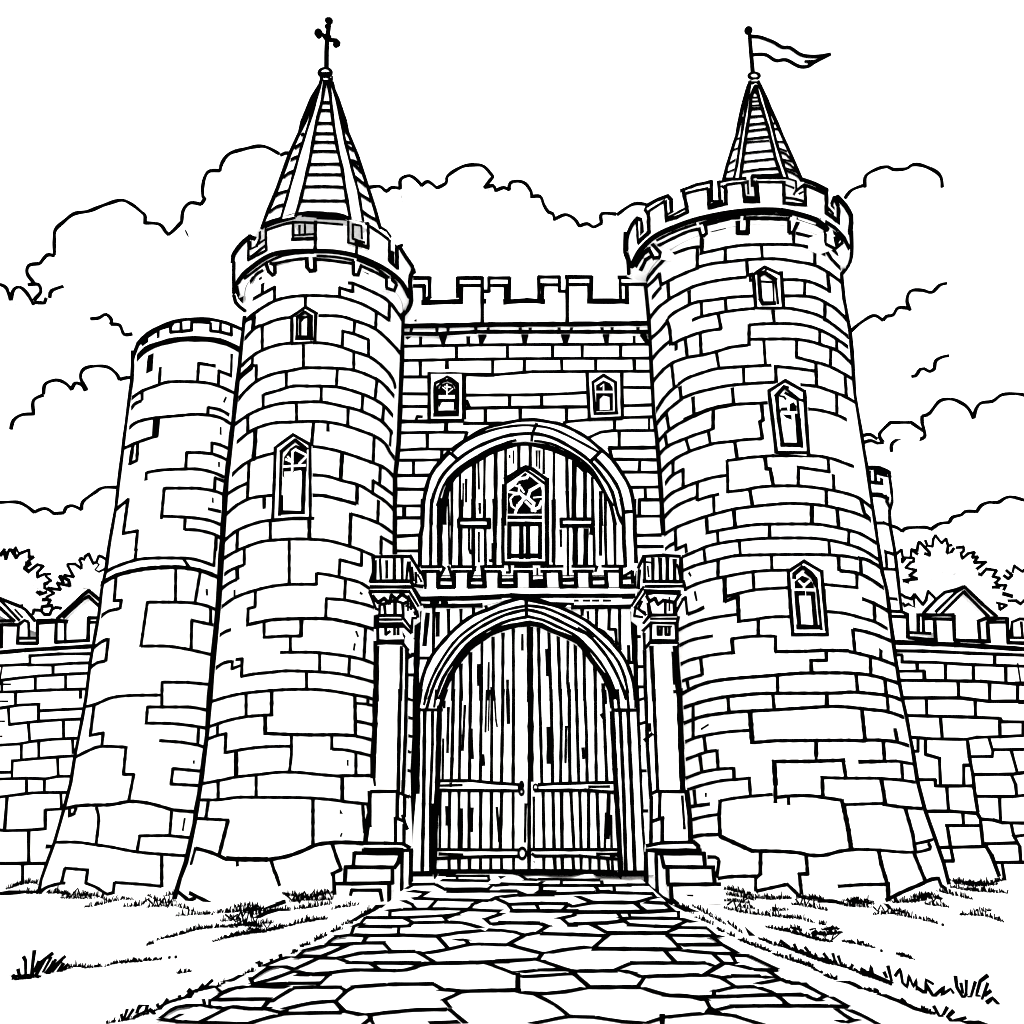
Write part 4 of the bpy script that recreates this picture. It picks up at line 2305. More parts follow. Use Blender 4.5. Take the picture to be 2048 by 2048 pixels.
class Height:                                     # ground-like surface z = f(Y)
    def __init__(s, f): s.f = f
    def hit(s, px, py):
        u, k = uk(px, py); Y = 6.0; g = lambda y: H + k * y - s.f(y)
        a = Y
        while a < 70 and g(a + .5) > 0: a += .5
        b = a + .5
        for i in range(30):
            m = (a + b) / 2
            if g(m) > 0: a = m
            else: b = m
        return Vector((u * b, b, s.f(b))), Vector((0, -(s.f(b + .05) - s.f(b - .05)) / .1, 1)).normalized()
class Pick:                                       # pane inside the opening, frame outside it
    def __init__(s, poly, inner, outer): s.p = poly; s.i = inner; s.o = outer
    def hit(s, px, py):
        c = False; p = s.p; j = len(p) - 1
        for i in range(len(p)):
            if (p[i][1] > py) != (p[j][1] > py) and px < (p[j][0] - p[i][0]) * (py - p[i][1]) / (p[j][1] - p[i][1]) + p[i][0]: c = not c
            j = i
        return (s.i if c else s.o).hit(px, py)
# ------------------------------------------------------------------ reading traces
WID = 1.7                                         # pen lines: the film grain of a bright scene eats this much of each
def parse(txt):
    out = []; ox = oy = 0; k = 1
    for ln in txt.strip().splitlines():
        ln = ln.strip()
        if not ln: continue
        if ln[0] == '@':
            a = ln[1:].split()[0].split(','); ox, oy, sz = map(float, a); k = sz / 1932; continue
        t = ln.split(); m = re.match(r'^([slfwgdz])([\d.]*)(w?)$', t[0])
        if not m: raise ValueError('bad line ' + ln)
        pts = [(ox + float(p.split(',')[0]) * k, oy + float(p.split(',')[1]) * k) for p in t[1:]]
        out.append((m.group(1), float(m.group(2) or 5.2), bool(m.group(3)), pts))
    return out
def P(ox, oy, sz, s):                             # a polygon read in one crop
    k = sz / 1932
    return [(ox + float(p.split(',')[0]) * k, oy + float(p.split(',')[1]) * k) for p in s.split()]
def smooth(pts, step=12):
    if len(pts) < 3: return resample(pts, step)
    q = [pts[0]] + pts + [pts[-1]]; out = []
    for i in range(1, len(q) - 2):
        a, b, c, d = q[i - 1], q[i], q[i + 1], q[i + 2]
        n = max(1, int(math.hypot(c[0] - b[0], c[1] - b[1]) / step))
        for j in range(n):
            t = j / n
            out.append(tuple(.5 * (2 * b[m] + (c[m] - a[m]) * t + (2 * a[m] - 5 * b[m] + 4 * c[m] - d[m]) * t * t + (3 * b[m] - a[m] - 3 * c[m] + d[m]) * t ** 3) for m in (0, 1)))
    out.append(pts[-1]); return out
def resample(pts, step=14):
    out = []
    for a, b in zip(pts, pts[1:]):
        n = max(1, int(math.hypot(b[0] - a[0], b[1] - a[1]) / step))
        for j in range(n): out.append((a[0] + (b[0] - a[0]) * j / n, a[1] + (b[1] - a[1]) * j / n))
    out.append(pts[-1]); return out
# ------------------------------------------------------------------ mesh builder: one object, white in slot 0, black joints in slot 1
class MB:
    def __init__(s, step=.00004): s.v = []; s.f = []; s.m = []; s.lay = 0; s.step = step
    def add(s, vs, fs, mi=0):
        o = len(s.v); s.v += [tuple(v) for v in vs]
        for f in fs: s.f.append(tuple(o + i for i in f)); s.m.append(mi)
    def ribbon(s, surf, pts, w, white=False, lim=2.2):
        """a flat joint of w pixels lying on the surface"""
        s.lay += 1; off = getattr(surf, 'off', .004) + min(s.lay, 80) * s.step
        n = len(pts); w = w + (WID if not white else -.7)
        if n < 2: return
        hits = [surf.hit(*p) for p in pts]
        vs = []; ph = random.random() * 9
        for i in range(n):
            a = pts[max(0, i - 1)]; b = pts[min(n - 1, i + 1)]
            tx, ty = b[0] - a[0], b[1] - a[1]; L = math.hypot(tx, ty) or 1
            nx, ny = -ty / L, tx / L
            P0, nn = hits[i]
            t3 = hits[min(n - 1, i + 1)][0] - hits[max(0, i - 1)][0]
            b3 = nn.cross(t3)
            if b3.length < 1e-7: b3 = Vector((1, 0, 0))
            b3.normalize()
            q = 1 + .09 * math.sin(i * 1.7 + ph) + .05 * math.sin(i * 3.1 + ph)
            # pixels moved per metre along b3, measured across the line
            g = proj(P0 + b3 * .02); c0 = proj(P0)
            mv = abs((g[0] - c0[0]) * nx + (g[1] - c0[1]) * ny) / .02
            wid = w * q / 2 / max(mv, (F / depth(P0)) / lim)
            e = P0 + nn * off
            vs += [e + b3 * wid, e - b3 * wid]
        s.add(vs, [(2 * i, 2 * i + 1, 2 * i + 3, 2 * i + 2) for i in range(n - 1)], 0 if white else 1)
    def fill(s, surf, pts, white=False):
        s.lay += 1; off = getattr(surf, 'off', .004) + min(s.lay, 80) * s.step
        tr = tessellate_polygon([[Vector((p[0], p[1], 0)) for p in pts]])
        vs = []
        for p in pts:
            P0, nn = surf.hit(*p); vs.append(P0 + nn * off)
        s.add(vs, [tuple(t) for t in tr], 0 if white else 1)
    def trace(s, surf, key, lim=2.2, txt=None):
        for mode, w, white, pts in parse(txt if txt is not None else T[key]):
            if mode in 'fw' : s.fill(surf, pts, mode == 'w'); continue
            if mode == 's': s.ribbon(surf, smooth(pts, 6 if hasattr(surf, 'rows') else 12), w, white, lim); continue
            if mode == 'l':
                for a, b in zip(pts, pts[1:]):
                    L = math.hypot(b[0] - a[0], b[1] - a[1]) or 1; e = w * .35
                    dx, dy = (b[0] - a[0]) / L * e, (b[1] - a[1]) / L * e
                    s.ribbon(surf, resample([(a[0] - dx, a[1] - dy), (b[0] + dx, b[1] + dy)], 6 if hasattr(surf, 'rows') else 15), w, white, lim)
    def slab(s, plane, poly, thick, mi=0, rim=0):
        """outline on a plane, given real thickness behind it"""
        hs = [plane.hit(*p)[0] for p in poly]; n = plane.n; m = len(hs)
        back = [h - n * thick for h in hs]
        tr = tessellate_polygon([[Vector((p[0], p[1], 0)) for p in poly]])
        s.add(hs + back, [tuple(t) for t in tr] + [tuple(m + i for i in reversed(t)) for t in tr] + [(i, (i + 1) % m, m + (i + 1) % m, m + i) for i in range(m)], mi)
    def ring(s, plane, outer, inner, thick, mi=0):
        m = len(outer); n = plane.n
        A = [plane.hit(*p)[0] for p in outer]; B = [plane.hit(*p)[0] for p in inner]
        A2 = [p - n * thick for p in A]; B2 = [p - n * thick for p in B]
        f = []
        for i in range(m):
            j = (i + 1) % m
            f += [(i, j, m + j, m + i), (i, j, 2 * m + j, 2 * m + i), (m + i, m + j, 3 * m + j, 3 * m + i), (2 * m + i, 2 * m + j, 3 * m + j, 3 * m + i)]
        s.add(A + B + A2 + B2, f, mi)
    def tube(s, pts, rad, mi=1, n=8, cap=True):
        pts = [Vector(p) for p in pts]; N = len(pts)
        if isinstance(rad, (int, float)): rad = [rad] * N
        vs = []
        for i in range(N):
            t = (pts[min(N - 1, i + 1)] - pts[max(0, i - 1)]); t = t.normalized() if t.length > 1e-9 else Vector((0, 0, 1))
            a = t.cross(Vector((0, 1, .01))); a = a.normalized() if a.length > 1e-3 else Vector((1, 0, 0))
            b = t.cross(a).normalized()
            for j in range(n):
                q = 2 * math.pi * j / n; vs.append(pts[i] + (a * math.cos(q) + b * math.sin(q)) * rad[i])
        f = [(i * n + j, i * n + (j + 1) % n, (i + 1) * n + (j + 1) % n, (i + 1) * n + j) for i in range(N - 1) for j in range(n)]
        if cap: f += [tuple(range(n)), tuple((N - 1) * n + j for j in range(n))]
        s.add(vs, f, mi)
    def ball(s, c, r, mi=1, squash=1, seg=16):
        c = Vector(c); vs = []; f = []; R = seg // 2
        for i in range(R + 1):
            for j in range(seg):
                p = math.pi * i / R; q = 2 * math.pi * j / seg
                vs.append(c + Vector((r * math.sin(p) * math.cos(q), r * math.sin(p) * math.sin(q), r * squash * math.cos(p))))
        for i in range(R):
            for j in range(seg): f.append((i * seg + j, i * seg + (j + 1) % seg, (i + 1) * seg + (j + 1) % seg, (i + 1) * seg + j))
        s.add(vs, f, mi)
    def torus(s, c, R, r, ax='y', mi=1, sq=1):
        c = Vector(c); vs = []; f = []; A, B = 24, 10
        for i in range(A):
            for j in range(B):
                p = 2 * math.pi * i / A; q = 2 * math.pi * j / B; rr = R + r * math.cos(q)
                if ax == 'y': vs.append(c + Vector((rr * math.cos(p), r * math.sin(q), rr * math.sin(p) * sq)))
                else: vs.append(c + Vector((rr * math.cos(p), rr * math.sin(p), r * math.sin(q))))
        for i in range(A):
            for j in range(B): f.append((i * B + j, ((i + 1) % A) * B + j, ((i + 1) % A) * B + (j + 1) % B, i * B + (j + 1) % B))
        s.add(vs, f, mi)
    def loft(s, L, z0=None, z1=None, seg=160, dr=0, cap=True, mi=0):
        z0 = L.rows[0][0] if z0 is None else z0; z1 = L.rows[-1][0] if z1 is None else z1
        zs = sorted(set([z0, z1] + [r[0] for r in L.rows if z0 < r[0] < z1]))
        vs = [L.pt(2 * math.pi * j / seg, z, dr) for z in zs for j in range(seg)]
        f = [(i * seg + j, i * seg + (j + 1) % seg, (i + 1) * seg + (j + 1) % seg, (i + 1) * seg + j) for i in range(len(zs) - 1) for j in range(seg)]
        if cap: f.append(tuple((len(zs) - 1) * seg + j for j in range(seg)))
        s.add(vs, f, mi)
    def arc(s, L, a0, a1, z0, z1, thick=.45, dr=0, mi=0):
        """a curved block: merlon or stretch of parapet"""
        n = max(2, int(abs(a1 - a0) / .06)); vs = []
        for i in range(n + 1):
            a = a0 + (a1 - a0) * i / n
            for (z, q) in ((z0, dr), (z1, dr), (z1, dr - thick), (z0, dr - thick)): vs.append(L.pt(a, z, q))
        f = [(0, 1, 2, 3), (4 * n, 4 * n + 3, 4 * n + 2, 4 * n + 1)]
        for i in range(n):
            for j in range(4): f.append((4 * i + j, 4 * i + (j + 1) % 4, 4 * i + 4 + (j + 1) % 4, 4 * i + 4 + j))
        s.add(vs, f, mi)
    def outline(s, L, rows, w, side):
        """the thick seam down the flank of a tower"""
        pts = []; rr = []
        ys = sorted(rows)
        for (ya, xa), (yb, xb) in zip(ys, ys[1:]):
            n = max(1, int((yb - ya) / 30))
            for j in range(n + (yb == ys[-1][0])):
                y = ya + (yb - ya) * j / n; x = xa + (xb - xa) * j / n
                u, k = uk(x, y)
                ww = (w(y) if callable(w) else w) + WID * .8
                p, rad = touch(L, x, y, ww); pts.append(p)
                rr.append(rad * (1 + .12 * math.sin(y * .11) + .06 * math.sin(y * .37)))
        s.tube(pts, rr, 1, 6)
    def build(s, name, mat=None, parent=None):
        me = bpy.data.meshes.new(name)
        if parent is not None:
            o0 = parent_origin(parent); me.from_pydata([(v[0] - o0[0], v[1] - o0[1], v[2] - o0[2]) for v in s.v], [], s.f)
        else:
            c = base_of(s.v); me.from_pydata([(v[0] - c[0], v[1] - c[1], v[2] - c[2]) for v in s.v], [], s.f)
        me.materials.append(mat or M_STONE); me.materials.append(M_INK)
        me.polygons.foreach_set('material_index', s.m); me.update()
        o = bpy.data.objects.new(name, me); COL.objects.link(o)
        if parent is not None: o.parent = parent
        else: o.location = c
        return o
ORI = {}
def parent_origin(p):
    x = Vector((0, 0, 0))
    while p is not None: x += p.location; p = p.parent
    return x
def base_of(vs):
    return Vector((sum(v[0] for v in vs) / len(vs), sum(v[1] for v in vs) / len(vs), min(v[2] for v in vs)))
def proj(P0):
    y = P0.y * CS + (P0.z - H) * SN; z = -P0.y * SN + (P0.z - H) * CS
    return CX + F * P0.x / y, CY - F * z / y
def empty(name, loc):
    o = bpy.data.objects.new(name, None); COL.objects.link(o); o.location = loc; o.empty_display_size = .5; return o
def tag(o, label=None, cat=None, group=None, kind=None):
    if label: o['label'] = label
    if cat: o['category'] = cat
    if group: o['group'] = group
    if kind: o['kind'] = kind
    return o
def pt(Y, px, py): return YP(Y).hit(px, py)[0]
def window(parent, Lf, outer, inner, key, proud=.1, thick=.5, txt=None, name='window'):
    cx = sum(p[0] for p in outer) / len(outer); cy = sum(p[1] for p in outer) / len(outer)
    P0, n = Lf.hit(cx, cy)
    pf = Plane(P0 + n * proud, n); pp = Plane(P0 + n * (proud - .06), n)
    m = MB(); m.ring(pf, outer, inner, thick)
    g = MB(); g.slab(pp, inner, thick - .1)
    def pick(mx, my, soft=True):
        c = False; p = inner; j = len(p) - 1
        for i in range(len(p)):
            if (p[i][1] > my) != (p[j][1] > my) and mx < (p[j][0] - p[i][0]) * (my - p[i][1]) / (p[j][1] - p[i][1]) + p[i][0]: c = not c
            j = i
        rim = soft and min(seg_d((mx, my), p[i], p[(i + 1) % len(p)]) for i in range(len(p))) < 3.5
        return (g, pp) if (c and not rim) else (m, pf)
    m.step = g.step = .0004
    for mode, w, white, pts in parse(txt or T[key]):
        if mode in 'fw':
            tgt, sf = pick(sum(p[0] for p in pts) / len(pts), sum(p[1] for p in pts) / len(pts), False); tgt.fill(sf, pts, mode == 'w')
        elif mode == 's':
            q = smooth(pts); tgt, sf = pick(*q[len(q) // 2]); tgt.ribbon(sf, q, w, white)
        else:
            for a, b in zip(pts, pts[1:]):
                L = math.hypot(b[0] - a[0], b[1] - a[1]) or 1; e = w * .35
                tgt, sf = pick((a[0] + b[0]) / 2, (a[1] + b[1]) / 2, not white)
                dx, dy = (b[0] - a[0]) / L * e, (b[1] - a[1]) / L * e
                tgt.ribbon(sf, resample([(a[0] - dx, a[1] - dy), (b[0] + dx, b[1] + dy)], 15), w, white)
    o = m.build(name, M_STONE, parent); g.build('pane', M_STONE, o)
    return o
def seg_d(q, a, b):
    vx, vy = b[0] - a[0], b[1] - a[1]; L = vx * vx + vy * vy or 1
    t = max(0, min(1, ((q[0] - a[0]) * vx + (q[1] - a[1]) * vy) / L))
    return math.hypot(q[0] - a[0] - vx * t, q[1] - a[1] - vy * t)

def touch(L, px, py, w):
    """centre of a round seam seen at this pixel that just touches the tower, and its radius"""
    u, k = uk(px, py); best = None; Y = L.Yc - 6
    while Y < L.Yc + 3:
        z = H + k * Y; Xc, R = L.at(z)
        if z > L.rows[-1][0] + .2: R = L.rows[-1][2]
        g_ = math.hypot(u * Y - Xc, Y - L.Yc) - R; rad = w / 2 * Y * (CS + k * SN) / F
        if best is None or g_ < best[0]: best = (g_, Y, rad)
        if g_ < rad * .75: best = (g_, Y, rad); break
        Y += .03
    g_, Y, rad = best
    return Vector((u * Y, Y, H + k * Y)), rad
def bead(mb, L, pts, w):
    """a thick rounded moulding hugging a round tower, e.g. the lip under a parapet"""
    p3 = []; rr = []
    for x, y in smooth(pts, 8):
        p, r = touch(L, x, y, w + WID * .6); p3.append(p); rr.append(r)
    mb.tube(p3, rr, 1, 8)
# ================================================================== THE SETTING
RAMP0, RAMP1, DOORZ = 21.0, 30.4, .86
zpath = lambda Y: 0.02 if Y < RAMP0 else .02 + (DOORZ - .02) * min(1, (Y - RAMP0) / (RAMP1 - RAMP0))
def zgr(Y):                                        # the lawn swells gently up to the foot of the walls
    if Y < 22: return 0.0
    t = min(1, (Y - 22) / 7.5); return .12 * t * t * (3 - 2 * t)
G_PATH, G_GROUND = Height(zpath), Height(zgr)
m = MB()
gx = [-400, -200, -100, -50, -25, -10, 0, 10, 25, 50, 100, 200, 400]; gy = [-60, -20, 0, 10, 20] + [22 + .25 * i for i in range(31)] + [31, 34, 40, 60, 120, 300, 700]
vs = [(x, y, zgr(y)) for x in gx for y in gy]; n = len(gy)
m.add(vs, [(i * n + j, (i + 1) * n + j, (i + 1) * n + j + 1, i * n + j + 1) for i in range(len(gx) - 1) for j in range(n - 1)])
m.trace(G_GROUND, 'ground', 30)
tag(m.build('ground', M_GROUND), kind='structure')
# the stone path: a paved causeway climbing to the gate
m = MB(); Ys = [-6, 0, 6, 9, 12, 15, 18, 21, 22.5, 24, 25.5, 27, 28.5, 29.3, 29.35, 30.4, 31.3]
xl = lambda Y: -4.05 + (Y - 12) * .052 if Y < 29.32 else -2.6
xr = lambda Y: 3.9 - (Y - 12) * .042 if Y < 29.32 else 2.58
vs = []
for Y in Ys:
    z = zpath(Y); vs += [(xl(Y) - .1, Y, -.3), (xl(Y), Y, z), (xr(Y), Y, z), (xr(Y) + .1, Y, -.3)]
m.add(vs, [(4 * i + j, 4 * i + j + 1, 4 * i + j + 5, 4 * i + j + 4) for i in range(len(Ys) - 1) for j in range(3)])
WID = .7; m.trace(G_PATH, 'path', 30); WID = 1.7
for k in range(26):                                # slabs nearer than the picture's lower edge
    Y = 10.9 - k * .62; 
    m.add([(xl(Y), Y, .028), (xr(Y), Y + .1, .028), (xr(Y), Y + .15, .028), (xl(Y), Y + .05, .028)], [(0, 1, 2, 3)], 1)
    x = xl(Y) + random.uniform(.2, 1.2)
    while x < xr(Y) - .3:
        m.add([(x, Y + .02, .027), (x + .06, Y + .02, .027), (x + .16, Y - .58, .027), (x + .1, Y - .58, .027)], [(0, 1, 2, 3)], 1); x += random.uniform(.9, 1.9)
tag(m.build('path', M_STONE), kind='structure')
# ================================================================== THE GATEHOUSE
YW = 34.0
g = empty('gatehouse', (0, 32, 0)); tag(g, 'square castle gatehouse with big arched double doors between the two front towers', 'gatehouse')
wall = MB(); PW = YP(YW)
wall.slab(PW, [(735, 655), (1345, 655), (1345, 1790), (735, 1790)], 1.6)
wall.trace(PW, 'gate_wall')
wall.build('wall', M_STONE, g)
b = MB(); PB = YP(YW - .18)
b.slab(PB, P(780, 500, 550, '60,535 1870,525 1870,588 60,592'), .5)
b.trace(PB, 'gate_band'); b.build('string_course', M_STONE, g)
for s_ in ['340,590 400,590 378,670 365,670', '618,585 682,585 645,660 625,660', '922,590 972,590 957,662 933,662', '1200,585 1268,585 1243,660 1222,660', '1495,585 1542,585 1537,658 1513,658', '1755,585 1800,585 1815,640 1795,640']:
    c = MB(); c.slab(YP(YW - .16), P(780, 500, 550, s_), .3, 1); o = c.build('corbel', M_STONE, g)  # whole corbel in ink black: its drawn shading is put into the colour
pp = MB(); PPp = YP(YW - .3)
pp.slab(PPp, P(780, 500, 550, '60,365 1870,365 1870,530 60,537'), .8)
mers = ['60,195 283,195 283,366 60,366', '474,195 650,195 650,366 474,366', '650,290 693,290 693,195 842,195 842,366 650,366', '1043,190 1193,190 1193,290 1237,290 1237,366 1043,366', '1237,190 1418,190 1418,366 1237,366', '1610,190 1870,190 1870,366 1610,366']
pm = []
for s_ in mers:
    q = MB(); poly = P(780, 500, 550, s_); q.slab(PPp, poly, .8); pm.append((q, poly))
for it in parse(T['gate_parapet']):                # share the pen lines between parapet and merlons by height
    mode, w, white, pts = it
    for a_, b_ in (zip(pts, pts[1:]) if mode == 'l' else [(pts[0], pts[-1])]):
        mx, my = (a_[0] + b_[0]) / 2, (a_[1] + b_[1]) / 2; tgt = pp
        if my < 598:
            for q, poly in pm:
                if min(p[0] for p in poly) - 4 <= mx <= max(p[0] for p in poly) + 4: tgt = q; break
        if mode == 'f': tgt.fill(PPp, pts); break
        L = math.hypot(b_[0] - a_[0], b_[1] - a_[1]) or 1; e = w * .35
        dx, dy = (b_[0] - a_[0]) / L * e, (b_[1] - a_[1]) / L * e
        tgt.ribbon(PPp, resample([(a_[0] - dx, a_[1] - dy), (b_[0] + dx, b_[1] + dy)], 15), w)
ppo = pp.build('parapet', M_STONE, g)
for q, _ in pm: q.build('merlon', M_STONE, ppo)
class FlatAt:                                      # lets window() use a wall
    def __init__(s, pl): s.pl = pl
    def hit(s, x, y): return s.pl.hit(x, y)
FW = FlatAt(PW)
window(g, FW, P(780, 500, 550, '275,872 400,872 525,872 522,1035 518,1198 394,1198 272,1198 272,1035'),
       P(780, 500, 550, '330,950 403,905 470,950 468,1040 468,1145 400,1145 325,1145 328,1040'), 'small_window_left')
window(g, FW, P(780, 500, 550, '1385,865 1500,865 1630,865 1632,1020 1634,1180 1510,1185 1395,1190 1390,1020'),
       P(780, 500, 550, '1440,940 1503,895 1575,940 1578,1040 1580,1140 1510,1140 1440,1140 1438,1040'), 'small_window_right')
# lunette: timber infill, ring of voussoirs, window, straps
inner = P(780, 500, 550, '330,1932 330,1800 375,1660 450,1560 560,1475 700,1395 830,1350 980,1340 1130,1360 1260,1420 1390,1510 1480,1630 1570,1800 1600,1932')
outer = P(780, 500, 550, '225,1932 228,1850 245,1720 285,1580 350,1490 425,1410 550,1320 680,1250 900,1198 1010,1192 1130,1210 1370,1310 1560,1470 1690,1680')
I_ = P(780, 500, 550, '330,1932 330,1800 375,1660 450,1560 560,1475 700,1395 830,1350 950,1340 1130,1360 1260,1420 1390,1510 1480,1630 1570,1800 1600,1932')
O_ = P(780, 500, 550, '225,1932 235,1780 285,1580 350,1490 450,1390 600,1290 780,1222 960,1193 1160,1215 1330,1285 1500,1410 1630,1570 1705,1760 1725,1932')
lowL = [(842, 1140)]; ar = MB(); PA = YP(YW - .14)
ar.ring(PA, [(838, 1150)] + O_ + [(1274, 1150)], [(872, 1150)] + I_ + [(1238, 1150)], .4)
ar.trace(PA, 'upper_arch'); ar.build('arch', M_STONE, g)
pk = MB(); PK = YP(YW - .04)
pk.slab(PK, [(874, 1150)] + I_ + [(1236, 1150)], .3)
pk.trace(PK, 'upper_planks'); pko = pk.build('plank_panel', M_WOOD, g)
PS = YP(YW - .1)
for side in (0, 1):
    q = MB()
    poly = P(700, 1000, 400, '1045,182 1348,182 1348,265 1045,265') if side == 0 else P(1020, 1000, 400, '488,178 803,178 803,252 488,258')
    q.slab(PS, poly, .1)
    blocks = T['upper_straps'].split('@')[1 + side]
    q.trace(PS, None, txt='@' + blocks); q.build('strap', M_WOOD, pko)
window(g, FlatAt(PK), P(780, 500, 550, '805,1610 955,1520 1112,1610 1112,1932 1112,2220 955,2220 805,2220 805,1932'),
       P(780, 500, 550, '828,1660 950,1560 1068,1655 1070,1932 1070,2180 950,2180 820,2180 822,1932'), 'upper_window', .16, .3)
# porch: solid block, planked front pierced by the doorway
Yp = 30.1; PP_ = YP(Yp)
body = MB()
x0, x1 = pt(Yp, 745, 1500).x, pt(Yp, 1345, 1500).x; zt = pt(Yp, 1056, 1195).z
def box(mb, x0, x1, y0, y1, z0, z1):
    mb.add([(x0, y0, z0), (x1, y0, z0), (x1, y1, z0), (x0, y1, z0), (x0, y0, z1), (x1, y0, z1), (x1, y1, z1), (x0, y1, z1)],
           [(0, 3, 2, 1), (4, 5, 6, 7), (0, 1, 5, 4), (1, 2, 6, 5), (2, 3, 7, 6), (3, 0, 4, 7)])
box(body, x0, x1, 31.3, 33.9, -.2, zt)
arch_in = P(660, 1380, 440, '905,1640 925,1200 945,800 962,150') + P(700, 1000, 400, '872,1932 940,1760 1040,1580 1150,1440 1250,1360 1400,1270 1550,1220 1700,1188') + \
    P(1020, 1000, 400, '300,1210 400,1262 600,1345 700,1425 800,1560 900,1690 960,1820 1000,1932') + P(1000, 1380, 440, '985,200 1010,700 1040,1200 1062,1640')
arch_out = P(660, 1380, 440, '722,1640 735,1200 770,800 765,150') + P(700, 1000, 400, '668,1932 700,1720 800,1500 960,1300 1100,1175 1330,1058 1520,982 1725,945') + \
    P(1020, 1000, 400, '290,968 440,1025 640,1110 760,1180 960,1350 1080,1500 1180,1740 1212,1932') + P(1000, 1380, 440, '1195,200 1210,500 1240,1200 1275,1640')
body.slab(PP_, [(838, 1195), (1275, 1195), (1345, 1195), (1345, 1800), (1245, 1800)] + arch_in[::-1] + [(864, 1800), (748, 1800), (748, 1195)], 1.2)
body.trace(PP_, 'porch'); body.build('porch', M_STONE, g)
ja = MB(); PJ = YP(Yp - .12)
ja.ring(PJ, arch_out, arch_in, .6)
ja.slab(PJ, P(660, 1380, 440, '715,1600 930,1600 935,1800 712,1805'), .5); ja.slab(PJ, P(1000, 1380, 440, '1042,1600 1275,1600 1275,1800 1042,1800'), .5)
ja.trace(PJ, 'portal_arch'); ja.trace(PJ, 'jambs'); ja.build('archivolt', M_STONE, g)
# doors
PD = YP(30.42); mid = 1057.5
lf = [p for p in arch_in if p[0] < mid]; rt = [p for p in arch_in if p[0] >= mid]
for side in (0, 1):
    dm = MB()
    if side == 0: poly = [(lf[0][0] - 8, 1746)] + [(p[0] - 6, p[1] - 6) for p in lf] + [(mid, 1238), (mid, 1746)]
    else: poly = [(mid + .5, 1746), (mid + .5, 1238)] + [(p[0] + 6, p[1] - 6) for p in rt] + [(rt[-1][0] + 8, 1746)]
    dm.slab(PD, poly, .16)
    dm.trace(PD, 'door_left' if side == 0 else 'door_right')
    if side == 0:
        dm.trace(PD, None, txt='@700,1000,400\nl12 1738,1195 1740,1932\n@660,1380,440\nl11 1762,-10 1762,790\nl6.5 1750,790 1748,1590\nl7 930,1590 1770,1590')
    else: dm.trace(PD, None, txt='@1000,1380,440\nl9 265,1592 700,1594 1060,1605')
    do = dm.build('door', M_WOOD, g)
    PH = YP(30.35)
    for key, s_ in ((('hinge_lt', '935,797 1250,797 1420,813 1665,828 1665,888 935,882'), ('hinge_lb', '930,1400 1670,1403 1670,1462 1300,1466 925,1482')) if side == 0 else
                    (('hinge_rt', '335,832 500,822 780,813 1012,812 1022,902 750,880 335,882'), ('hinge_rb', '268,1400 1035,1402 1040,1487 700,1460 300,1460'))):
        q = MB(); ox = 660 if side == 0 else 1000
        q.slab(PH, P(ox, 1380, 440, s_), .1); q.trace(PH, key); q.build('hinge', M_WOOD, do)
    for (hx, hy, R_, rr, bl) in (((660 + 1682 * .22774, 1380 + 835 * .22774, 3.3, 2.6, 1), (660 + 1682 * .22774, 1380 + 893 * .22774, 4.2, 2.4, 0), (660 + 1688 * .22774, 1380 + 1435 * .22774, 7.5, 2.6, 0)) if side == 0 else
                    ((1000 + 312 * .22774, 1380 + 857 * .22774, 4.6, 1.7, 0),)):
        q = MB(); c = pt(30.28, hx, hy); s_ = pxm(c)
        q.torus(c, R_ * s_, rr * s_, 'y', 1, 1.35)
        if bl: q.ball(c + Vector((0, 0, 4 * s_)), 4.4 * s_, 1, 1.2, 10)
        q.build('handle', M_INK, do)
# balcony
PBa = YP(29.95); ba = MB()
ba.slab(PBa, P(700, 1000, 400, '640,848 2771,838 2771,930 1560,925 1180,950 640,955'), .5)
x0, x1 = pt(30, 845, 1190).x, pt(30, 1268, 1190).x
box(ba, x0, x1, 30.3, 33.9, zt - .3, zt + .02)
bm = []
for a0, a1 in ((680, 856), (1000, 1150), (1295, 1450), (1595, 1750), (1882, 2035), (2178, 2325), (2468, 2620)):
    q = MB(); poly = P(700, 1000, 400, '%d,640 %d,640 %d,850 %d,850' % (a0, a1, a1, a0)); q.slab(PBa, poly, .5); bm.append((q, poly))
for mode, w, white, pts in parse(T['balcony']):
    for a_, b_ in zip(pts, pts[1:]):
        mx, my = (a_[0] + b_[0]) / 2, (a_[1] + b_[1]) / 2; tgt = ba
        if my < 1170:
            for q, poly in bm:
                if poly[0][0] - 3 <= mx <= poly[1][0] + 3: tgt = q; break
        L = math.hypot(b_[0] - a_[0], b_[1] - a_[1]) or 1; e = w * .35
        dx, dy = (b_[0] - a_[0]) / L * e, (b_[1] - a_[1]) / L * e
        tgt.ribbon(PBa, resample([(a_[0] - dx, a_[1] - dy), (b_[0] + dx, b_[1] + dy)], 15), w)
bo = ba.build('balcony', M_STONE, g)
for q, _ in bm: q.build('merlon', M_STONE, bo)
PC = YP(29.98); cb = MB(); cb.slab(PC, P(700, 1000, 400, '650,950 1180,945 1560,922 2735,922 2725,1030 1950,1032 1560,950 1260,1022 650,1025'), .4)
cb.trace(PC, 'balcony_band'); cb.build('cornice', M_STONE, g)
